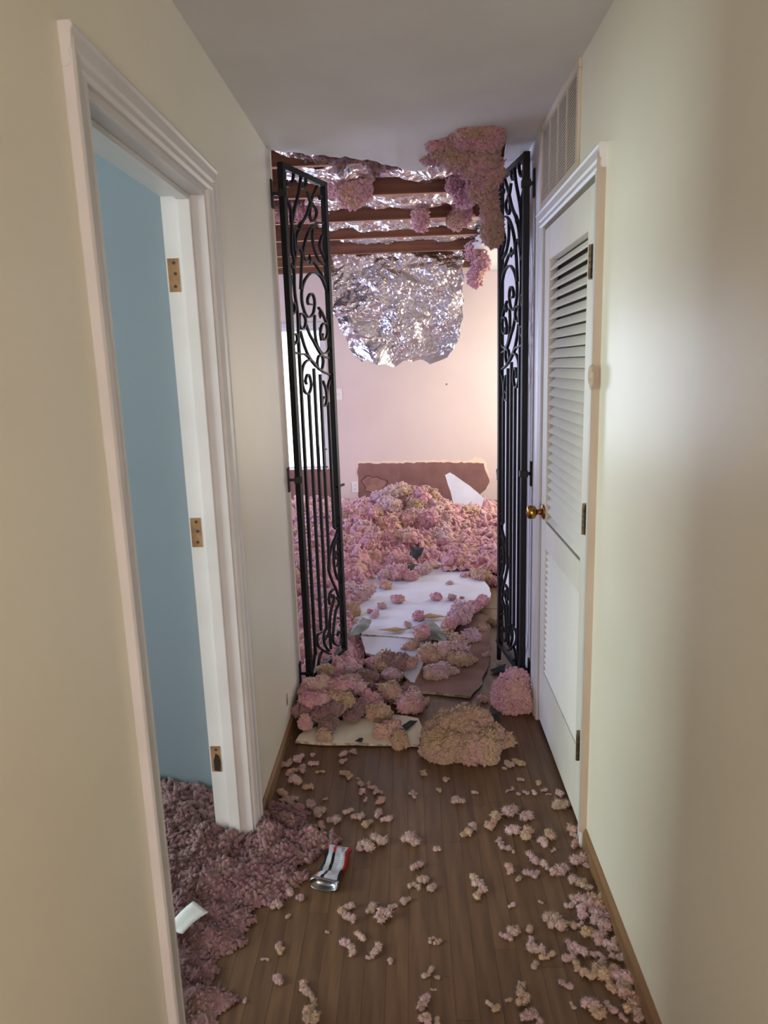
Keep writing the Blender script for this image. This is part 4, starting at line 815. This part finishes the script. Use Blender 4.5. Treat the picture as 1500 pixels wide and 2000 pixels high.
# ------------------------------------------------------------------ loose layers of fluff nobody could count
def heap(x, y):
    g = lambda a, cx, cy, sx, sy: a*np.exp(-((x-cx)/sx)**2-((y-cy)/sy)**2)
    z = np.where(y > 3.2, g(.33, .02, 6.25, .42, .42)+g(.21, -.45, 5.7, .38, .45)+g(.2, -1.2, 6.2, .6, .7)+g(.13, -1., 4.6, .5, .9)+g(.09, .75, 6.1, .3, .6)+.03*np.clip((y-4.6)/.6, 0, 1), 0)
    return z + g(.11, -.4, 3.05, .2, .3)
def fluff_field(name, x0, x1, y0, y1, step, hfun, m, seed, amp=0.03, keep=None, nn=0, nr=(0.01, 0.02), nkeep=None, nf=0, nsub=2):
    xs = np.arange(x0, x1+step/2, step); ys = np.arange(y0, y1+step/2, step)
    X, Y = np.meshgrid(xs, ys); nx, ny = len(xs), len(ys)
    X = X.ravel(); Y = Y.ravel(); Z0 = hfun(X, Y)
    P = np.stack([X, Y, Z0], 1)
    fade = np.clip(Z0/0.03, 0.0, 1.0)
    P2 = P.copy(); P2[:, 2] *= 0.6
    Z = Z0 + fade*(1.25*cauli(P2, amp*2.2, seed) - amp*0.45)
    P[:, 0] += fade*amp*0.35*vnoise(P2, 0.03, seed+11); P[:, 1] += fade*amp*0.35*vnoise(P2, 0.03, seed+12)
    P[:, 2] = Z
    P[:, 0] += 0.4*step*(rng.random(len(X))-.5); P[:, 1] += 0.4*step*(rng.random(len(X))-.5)
    ok = (Z > 0.0005) & (Z0 > 0.002)
    if keep is not None: ok &= keep(X, Y)
    P[:, 2] = np.maximum(P[:, 2], 0.0)
    idx = np.arange(nx*ny).reshape(ny, nx)
    a, b, c, d = idx[:-1, :-1].ravel(), idx[:-1, 1:].ravel(), idx[1:, 1:].ravel(), idx[1:, :-1].ravel()
    s = (ok[a].astype(int)+ok[b]+ok[c]+ok[d]) >= 2
    F = np.stack([a[s], b[s], c[s], d[s]], 1)
    used = np.unique(F); mp = np.full(nx*ny, -1); mp[used] = np.arange(len(used))
    V = P[used]; F = mp[F]; F0 = F
    if nn:
        T3 = np.vstack([F[:, [0, 1, 2]], F[:, [0, 2, 3]]])
        C, N = on_surface(V, T3, nn, seed); rr = np.random.default_rng(seed); R = nr[0]*0.6 + (nr[1]*1.25-nr[0]*0.6)*rr.random(nn)**2.6
        if nkeep is not None:
            q = nkeep(C); C, N, R = C[q], N[q], R[q]
        v2, f2 = nodules(C, N, R, seed, nsub); v2[:, 2] = np.maximum(v2[:, 2], 0.0003)
        F = F.tolist() + [[a+len(V) for a in t] for t in f2]; V = np.vstack([V, v2])
    if nf:
        rr = np.random.default_rng(seed+5); C, N = on_surface(V[:len(used)], np.vstack([np.array(F0)[:, [0, 1, 2]], np.array(F0)[:, [0, 2, 3]]]), nf, seed+6)
        v2, f2 = fibres(C + N*nr[0], N, nf, nr[1]*1.9, 0.0008, seed); v2[:, 2] = np.maximum(v2[:, 2], 0.0004)
        F = list(F) + [[a+len(V) for a in t] for t in f2]; V = np.vstack([V, v2])
    base = np.array([V[:, 0].mean(), V[:, 1].mean(), 0])
    return obj(name, V-base, F, m, None, True, loc=tuple(base))
def keep_room(X, Y):
    k = np.ones(len(X), bool)
    k &= ~((X > 0.0) & (Y < 4.5)); k &= ~((X > -0.27) & (Y < 4.9) & (Y > 3.3)); k &= X < 1.0
    k &= ~((Y < 3.2) & (X < XL+0.01)) 
    return k
o = fluff_field('insulation_drift', -2.2, 1.0, 3.2, 7.3, 0.0105, lambda x, y: (0.85*heap(x, y)+0.03*np.clip((y-4.4)/.3, 0, 1)+0.05*np.clip((-0.3-x)/.1, 0, 1))*np.clip((y-3.2)/.25, 0, 1)*np.clip((7.3-y)/.06, 0, 1), MT['pink'], 3, 0.034, keep_room, nn=8200, nr=(0.008, 0.030), nf=5000, nkeep=lambda C: np.abs(C[:, 0]) < 0.30*C[:, 1])
tag(o, 'loose pink insulation fluff drifted over the wrecked room floor', 'insulation', kind='stuff')
XE = ([1.2, 1.42, 1.65, 1.80, 1.98, 2.1, 2.2], [-0.50, -0.48, -0.515, -0.42, -0.32, -0.29, -0.38])
def door_heap(x, y):
    e = np.interp(y, *XE) + 0.03*np.sin(y*31)+0.02*np.sin(y*73)
    t = np.clip((e-x)/0.22, 0, 1)
    return 0.024*t + 0.045*np.clip((-0.60-x)/0.3, 0, 1) + 0.05*np.exp(-((x+0.95)/.3)**2-((y-2.2)/.25)**2)
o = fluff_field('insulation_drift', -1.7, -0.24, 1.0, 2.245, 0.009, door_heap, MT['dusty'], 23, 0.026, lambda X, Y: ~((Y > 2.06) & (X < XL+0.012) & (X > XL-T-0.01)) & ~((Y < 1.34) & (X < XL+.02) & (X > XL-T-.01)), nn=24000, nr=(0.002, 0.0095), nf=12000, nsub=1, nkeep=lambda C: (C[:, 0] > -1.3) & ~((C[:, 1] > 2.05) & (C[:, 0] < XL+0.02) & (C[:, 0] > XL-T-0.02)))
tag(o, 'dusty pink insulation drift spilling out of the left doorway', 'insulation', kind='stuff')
# clumps on the doorway drift
rd = random.Random(21)
for k in range(46):
    y = rd.uniform(1.36, 2.18); x = rd.uniform(-1.15, float(np.interp(y, *XE))-0.05)
    if y > 2.0 and XL-T-0.06 < x < XL+0.06: continue
    r = rd.uniform(0.012, 0.028)
    zz = float(door_heap(np.array([x]), np.array([y]))[0])
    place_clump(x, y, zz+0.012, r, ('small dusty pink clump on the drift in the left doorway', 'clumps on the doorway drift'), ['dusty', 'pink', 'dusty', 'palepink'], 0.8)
# clumps seen between the bars of the left gate
for k in range(95):
    y = rd.uniform(3.35, 6.9); s = y/4.0
    x = rd.uniform(-0.22*y-0.02*y, -0.36-0.02*(y-3.3))
    r = rd.uniform(0.04, 0.085)
    zz = float(heap(np.array([x]), np.array([y]))[0]) + 0.06
    place_clump(x, y, zz+r*0.2, r, ('pink insulation clump on the floor seen between the left gate bars', 'clumps behind the left gate bars'), ['pink', 'palepink', 'palepink', 'pink', 'tan'])
for k in range(42):
    x = rd.uniform(-0.48, 0.0); y = rd.uniform(2.93, 3.5)
    if x > -0.2 and y > 3.2: continue
    r = rd.uniform(0.028, 0.06); zz = 0.085*math.exp(-((x+.36)/.17)**2-((y-3.08)/.2)**2)*rd.uniform(.2, 1.0)
    place_clump(x, y, zz+r*0.45, r, ('dusty pink insulation clump heaped at the foot of the left gate', 'clumps at the left gate foot'), ['pink', 'dusty', 'tan', 'palepink'])
# more clumps giving the tall heap its broken surface
for k in range(60):
    x = rd.gauss(-0.1, 0.38); y = rd.gauss(6.05, 0.35)
    if not (-0.75 < x < 0.6 and 5.35 < y < 6.7): continue
    r = rd.uniform(0.05, 0.12)
    zz = float(heap(np.array([x]), np.array([y]))[0]) + 0.03 + r*0.2
    place_clump(x, y, zz+r*0.15, r, ('pink insulation clump of the tall heap before the far wall', 'clumps of the tall heap'), ['pink', 'pink', 'palepink', 'tan'])
for k in range(34):
    x = rd.uniform(0.38, 0.9); y = rd.uniform(5.0, 6.6)
    zz = float(heap(np.array([x]), np.array([y]))[0]) + 0.04
    place_clump(x, y, zz, rd.uniform(0.03, 0.065), ('peach pink insulation clump on the room floor right of the slab', 'clumps right of the slab'), ['pink', 'palepink', 'tan'])

# ------------------------------------------------------------------ drywall boards
def slab(name, poly, th, mats, label, cat, group=None, seed=1, amp=0.004, step=0.05):
    P = jag(poly, 0, step, seed); r = random.Random(seed)
    P = [Vector((p[0]+r.uniform(-amp, amp), p[1]+r.uniform(-amp, amp), p[2])) for p in P]
    b = Vector((sum(p.x for p in P)/len(P), sum(p.y for p in P)/len(P), max(0.0, min(p.z for p in P)-th)))
    n = len(P)
    V = [tuple(p-b) for p in P]+[(p.x-b.x+r.uniform(-.003, .003), p.y-b.y+r.uniform(-.003, .003), p.z-b.z-th) for p in P]
    F = [tuple(range(n)), tuple(range(2*n-1, n-1, -1))]+[(k, n+k, n+(k+1) % n, (k+1) % n) for k in range(n)]
    o = link(name, mesh_data(name, V, F, mats, idx=[0, 2]+[1]*n), None, tuple(b))
    bm = bmesh.new(); bm.from_mesh(o.data); bmesh.ops.recalc_face_normals(bm, faces=bm.faces); bmesh.ops.triangulate(bm, faces=[q for q in bm.faces if len(q.verts) > 4]); bm.to_mesh(o.data); bm.free()
    return tag(o, label, cat, group)
GW = [MT['gypwhite'], MT['gypedge'], MT['brownboard']]
slab('drywall_slab', POLY_A, 0.0135, GW, 'biggest broken white drywall slab lying in the room doorway', 'drywall', seed=2)
slab('drywall_piece', POLY_B, 0.0135, GW, 'white drywall piece tilted down in front of the big slab', 'drywall', seed=3)
slab('drywall_piece', POLY_C, 0.0125, [MT['brownboard'], MT['gypedge'], MT['gypwhite']], 'flat brown backed drywall piece on the floor between the gates', 'drywall', seed=4, amp=0.006)
slab('drywall_piece', POLY_D, 0.0125, [MT['gypcream'], MT['gypedge'], MT['brownboard']], 'cream drywall strip across the hallway floor under the pink clumps', 'drywall', seed=5)
# leaning wedge
P = [(0.357, 0.476), (0.405, 0.50), (0.504, 0.431), (0.60, 0.36), (0.68, 0.288), (0.78, 0.18), (0.852, 0.10), (0.87, 0.0), (0.60, 0.0), (0.485, 0.0)]
P = jag([(a-0.6, b) for a, b in P], 0.004, 0.05, 6)
o = MB().prism([(p[0], p[1]) for p in P], 'y', 0, 0.0135).build('drywall_piece', [MT['gypwhite']], loc=(0.6, 6.93, 0.0))
o.rotation_euler = (math.radians(-18), 0, 0)
me = o.data; me.materials.append(MT['gypedge'])
for p_ in me.polygons:
    if abs(p_.normal.y) < 0.5: p_.material_index = 1
tag(o, 'pointed white drywall wedge leaning against the far wall', 'drywall')

# ------------------------------------------------------------------ paper and felt scraps
def scrap(poly, m, label, bend=0.01, seed=1):
    P = jag(poly, 0, 0.03, seed); c = sum(P, Vector((0, 0, 0)))/len(P); r = random.Random(seed)
    P = [p + Vector((r.uniform(-.004, .004), r.uniform(-.004, .004), 0)) for p in P]; n = len(P)
    V = [(0, 0, bend)]; F = []
    for ring in (0.5, 1.0):
        for p in P: V.append(((p.x-c.x)*ring, (p.y-c.y)*ring, (p.z-c.z)*ring + bend*(1-ring*ring)+r.uniform(-.0015, .0015)))
    for k in range(n):
        F.append((0, 1+k, 1+(k+1) % n)); F.append((1+k, 1+n+k, 1+n+(k+1) % n, 1+(k+1) % n))
    o = solid('paper_scrap', V, F, 0.0012, m, smooth=False); o.location = c
    return tag(o, label, 'scrap')
scrap(POLY_S1, MT['scrapgrey'], 'grey green paper flap beside the left gate foot on the slab', 0.012, 1)
scrap(POLY_S2, MT['scrapgrey'], 'grey green paper flap lying across the slab front edge', 0.016, 2)
scrap(POLY_S3, MT['scrap'], 'black felt scrap standing at the back of the slab', 0.01, 3)
scrap(POLY_S4, MT['scrap'], 'black felt scrap behind the tan insulation batt', 0.004, 4)
scrap(POLY_S5, MT['scrap'], 'black felt scrap on the cream drywall strip near its right end', 0.003, 5)
scrap(POLY_S6, MT['scrap'], 'tiny black felt scrap at the front edge of the cream strip', 0.002, 6)
scrap(POLY_S7, MT['scrap'], 'dark felt scrap on the floor below the right gate', 0.003, 7)
scrap(POLY_S8, MT['scrap'], 'dark felt strip lying under the heap behind the slab', 0.004, 8)
scrap([(0.27, 4.98, .115), (0.12, 5.03, .115), (0.10, 4.98, .11), (0.25, 4.93, .11)], MT['scraptan'], 'tan paper strip on the back of the slab', 0.004, 9)
scrap([(-0.2, 3.77, .095), (-0.1, 3.80, .1), (-0.03, 3.77, .095), (-0.1, 3.74, .095)], MT['scraptan'], 'tan paper strip on the slab between two grey flaps', 0.006, 10)
scrap([(0.02, 3.95, .1), (0.1, 3.99, .11), (0.2, 3.95, .1), (0.1, 3.92, .1)], MT['scraptan'], 'tan paper strip on the slab behind the grey flap', 0.006, 11)
scrap([(0.00, 3.06, .006), (0.07, 3.12, .012), (0.06, 3.03, .006), (0.03, 3.02, .005)], MT['scraptan'], 'tan splinter of paper before the brown drywall piece', 0.004, 12)

# paper slip on the doorway drift
V, F = [], []
for j in range(5):
    for i in range(9):
        u, q = i/8, j/4
        a = Vector((-0.675, 1.605, .105)).lerp(Vector((-0.628, 1.69, .115)), u); b = Vector((-0.628, 1.592, .10)).lerp(Vector((-0.578, 1.662, .105)), u)
        p = a.lerp(b, q); V.append((p.x+0.626, p.y-1.637, p.z-0.1+0.006*math.sin(u*3.1)+0.002*math.sin(q*6)))
for j in range(4):
    for i in range(8): F.append((j*9+i, j*9+i+1, j*9+i+10, j*9+i+9))
o = solid('paper_slip', V, F, 0.0006, MT['paper']); o.location = (-0.626, 1.637, 0.098)
tag(o, 'white paper slip lying on the drift in the left doorway', 'paper')

# ------------------------------------------------------------------ crushed can
can = tag(empty('crushed_can', (-0.288, 1.865, 0.0), (0, 0, math.radians(-10))), 'crushed red and white drink can on the hallway floor', 'can')
CLEN, NS, NR = 0.165, 48, 22
V, F, I = [], [], []
def canpt(t, s):
    y = s*CLEN
    wx = 0.043 + 0.006*(1-min(1, s*5)) - 0.006*math.sin(s*math.pi)*(0.5+0.5*math.cos(2*t)) + 0.003*math.sin(s*13+t)
    hz = 0.017 + 0.001*(1-min(1, s*5))**2 + 0.004*math.sin(s*9+1)
    x = wx*math.copysign(abs(math.cos(t))**0.75, math.cos(t)); z = hz*math.copysign(abs(math.sin(t))**0.8, math.sin(t))
    z -= 0.007*math.exp(-((x-0.012)/0.008)**2)*(1 if math.sin(t) > 0 else 0)*math.sin(s*math.pi)
    z += 0.0022*math.sin(s*31+4*t)*(1 if math.sin(t) > 0 else 0.2)
    x += 0.006*math.sin(s*3.2)
    return (x, y, z+hz*1.02+0.002)
for j in range(NR+1):
    for k in range(NS): V.append(canpt(2*math.pi*k/NS, j/NR))
for j in range(NR):
    for k in range(NS):
        F.append((j*NS+k, j*NS+(k+1) % NS, (j+1)*NS+(k+1) % NS, (j+1)*NS+k))
        t = 360*(k+.5)/NS; s = (j+.5)/NR
        if t < 48: mi = 1 if s > 0.42 else 2
        elif t < 88: mi = 0
        elif t < 99: mi = 1 if s > 0.72 else 2
        elif t < 122: mi = 0
        elif t < 180: mi = 4 if s < 0.25 else (5 if 0.3 < s < 0.6 and k % 3 == 0 else (1 if s > 0.85 else 2))
        else: mi = 1
        I.append(mi)
obj('body', V, F, [MT['canwhite'], MT['canred'], MT['canblack'], MT['aluminium'], MT['canorange'], MT['cangreen']], can, True, I)
def ringset(s0, scales):
    V, F = [], []
    base = [Vector(canpt(2*math.pi*k/NS, 0)) for k in range(NS)]; c = sum(base, Vector((0, 0, 0)))/NS
    for sc_, dy in scales:
        for p in base: V.append(((p.x-c.x)*sc_+c.x, dy, (p.z-c.z)*sc_+c.z))
    n = len(scales)
    for j in range(n-1):
        for k in range(NS): F.append((j*NS+k, j*NS+(k+1) % NS, (j+1)*NS+(k+1) % NS, (j+1)*NS+k))
    F.append(tuple((n-1)*NS+k for k in range(NS)))
    return V, F
V, F = ringset(0, [(1.0, 0.001), (0.97, -0.004), (0.92, -0.007), (0.86, -0.005), (0.7, 0.008), (0.4, 0.014)])
o = obj('can_bottom', V, F, MT['aluminium'], can, True); o['label'] = 'dark dished aluminium end'
V, F = ringset(0, [(1.0, 0), (0.9, 0)])
V2 = [Vector(canpt(2*math.pi*k/NS, 1)) for k in range(NS)]; c2 = sum(V2, Vector())/NS
obj('can_top', [tuple(p) for p in V2]+[tuple((p-c2)*0.85+c2+Vector((0, 0.004, 0))) for p in V2], [(k, (k+1) % NS, NS+(k+1) % NS, NS+k) for k in range(NS)]+[tuple(NS+k for k in range(NS))], MT['aluminium'], can, True)
def on_can(s, t): p = Vector(canpt(math.radians(t), s)); return (p.x, p.y, p.z+0.0006)
V, F = [], []
def strip(s0, s1, ta, tb):
    b = len(V); V.extend([on_can(s0, ta), on_can(s0, tb), on_can(s1, tb), on_can(s1, ta)]); F.append((b, b+1, b+2, b+3))
for k in range(6): strip(0.74+0.028*k, 0.752+0.03*k, 58, 74)
for k in range(7): strip(0.5+0.03*k, 0.508+0.03*k, 55, 82)
for k in range(4): strip(0.15+0.05*k, 0.158+0.05*k, 58, 80)
obj('printed_lines', V, F, MT['canprint'], can)

# ------------------------------------------------------------------ wrought iron gates
GWD, GHT = 0.37, 2.28
def catmull(P, n=7):
    P = [np.array(p) for p in P]; closed = np.allclose(P[0], P[-1])
    if len(P) == 2: return P
    E = ([P[-2]] if closed else [2*P[0]-P[1]]) + P + ([P[1]] if closed else [2*P[-1]-P[-2]]); out = []
    for i in range(1, len(E)-2):
        a, b, c, d = E[i-1:i+3]
        for k in range(n):
            t = k/n; out.append(0.5*((2*b)+(c-a)*t+(2*a-5*b+4*c-d)*t*t+(3*b-a-3*c+d)*t**3))
    out.append(P[-1]); return out
def sweep(P, th, dp):
    V, F = [], []; n = len(P)
    for i, p in enumerate(P):
        t = P[min(i+1, n-1)]-P[max(i-1, 0)]; t = t/(np.linalg.norm(t)+1e-9); nn = np.array([-t[1], t[0]])*th/2
        for s, dd in ((1, -1), (1, 1), (-1, 1), (-1, -1)): V.append((p[0]+s*nn[0], dd*dp/2, p[1]+s*nn[1]))
    for i in range(n-1):
        for k in range(4): F.append((i*4+k, i*4+(k+1) % 4, i*4+4+(k+1) % 4, i*4+4+k))
    F += [(3, 2, 1, 0), tuple(n*4-4+k for k in range(4))]
    return V, F
SCROLL = []
for c in GATE_CURVES:
    SCROLL.append(mesh_data('scroll', *sweep(catmull(c), 0.0075, 0.013), MT['iron']))
def iron(parent, name, x0, x1, y0, y1, z0, z1, bev=0.0015):
    return MB().box(x0, x1, y0, y1, z0, z1).build(name, MT['iron'], parent, bevel=bev)
def leaf_bud(parent, u, v):
    MB().lathe([(0.002, 0), (0.008, 0.012), (0.010, 0.022), (0.006, 0.038), (0.001, 0.048)], (u, 0, v), (0.1, 0, 1), 8).build('leaf_bud', MT['iron'], parent)
def gate(loc, ang, label, side):
    g = tag(empty('iron_gate', loc, (0, 0, ang)), label, 'gate', 'pair of iron gates')
    iron(g, 'stile', -0.013, 0.013, -0.013, 0.013, 0, GHT); iron(g, 'stile', GWD-0.013, GWD+0.013, -0.013, 0.013, 0, GHT)
    iron(g, 'top_rail', 0.013, GWD-0.013, -0.012, 0.012, GHT-0.024, GHT); iron(g, 'bottom_rail', 0.013, GWD-0.013, -0.012, 0.012, 0.0, 0.02)
    for u, v1, v0 in GATE_BARS: iron(g, 'bar', u-0.0065, u+0.0065, -0.0065, 0.0065, v0, v1, 0.001)
    for me in SCROLL: link('scroll', me, g)
    leaf_bud(g, 0.275, 1.67); leaf_bud(g, 0.20, 1.9); leaf_bud(g, 0.12, 2.02)
    # hinge brackets: plate against the hallway wall, arm and collar round the stile
    inv = Matrix.Rotation(-ang, 4, 'Z'); wx = (XL if side < 0 else XR) - loc[0]
    for zc in (2.16, 0.96, 0.03):
        mb = MB()
        e = 0.001*(-side)
        xa, xb = sorted((wx+e, wx+e-side*0.006))
        mb.box(xa, xb, -0.016, 0.016, zc-0.055, zc+0.055)
        mb.box(min(0, wx+e-side*0.005), max(0, wx+e-side*0.005), -0.006, 0.006, zc-0.007, zc+0.007)
        mb.box(-0.018, 0.018, -0.018, 0.018, zc-0.014, zc+0.014)
        mb.v = [tuple(inv @ Vector(q)) for q in mb.v]
        mb.build('hinge_bracket', MT['iron'], g, bevel=0.001)
    return g
GL = gate((-0.497, 3.135, 0.10), math.atan2(0.355, 0.14), 'black wrought iron gate leaf hinged on the left wall, swung open', -1)
GR = gate((0.505, 3.135, 0.10), math.atan2(0.365, -0.055), 'black wrought iron gate leaf hinged on the right wall beside the louvered door', 1)
LV = 0.865
MB().box(GWD-0.02, GWD+0.075, -0.005, 0.005, LV-0.006, LV+0.006).build('latch_bolt', MT['iron'], GL, bevel=0.001)
MB().box(0.212, 0.222, -0.02, -0.012, LV+0.10, LV+0.22).box(0.216, 0.25, -0.018, -0.008, LV+0.115, LV+0.121).box(0.216, 0.25, -0.018, -0.008, LV+0.20, LV+0.206).build('latch_handle', MT['iron'], GL)
MB().prism([(GWD, LV), (GWD+0.03, LV), (GWD+0.055, LV+0.004), (GWD+0.05, LV+0.018), (GWD+0.062, LV+0.045), (GWD+0.057, LV+0.058), (GWD+0.05, LV+0.046), (GWD+0.03, LV+0.05), (GWD, LV+0.052)], 'y', -0.004, 0.004).build('latch_catch', MT['iron'], GR)
MB().box(GWD+0.013, GWD+0.030, -0.010, 0.010, -0.085, 0.06).box(GWD+0.0, GWD+0.04, -0.013, 0.013, 0.01, 0.022).build('drop_bolt', MT['iron'], GR, bevel=0.001)
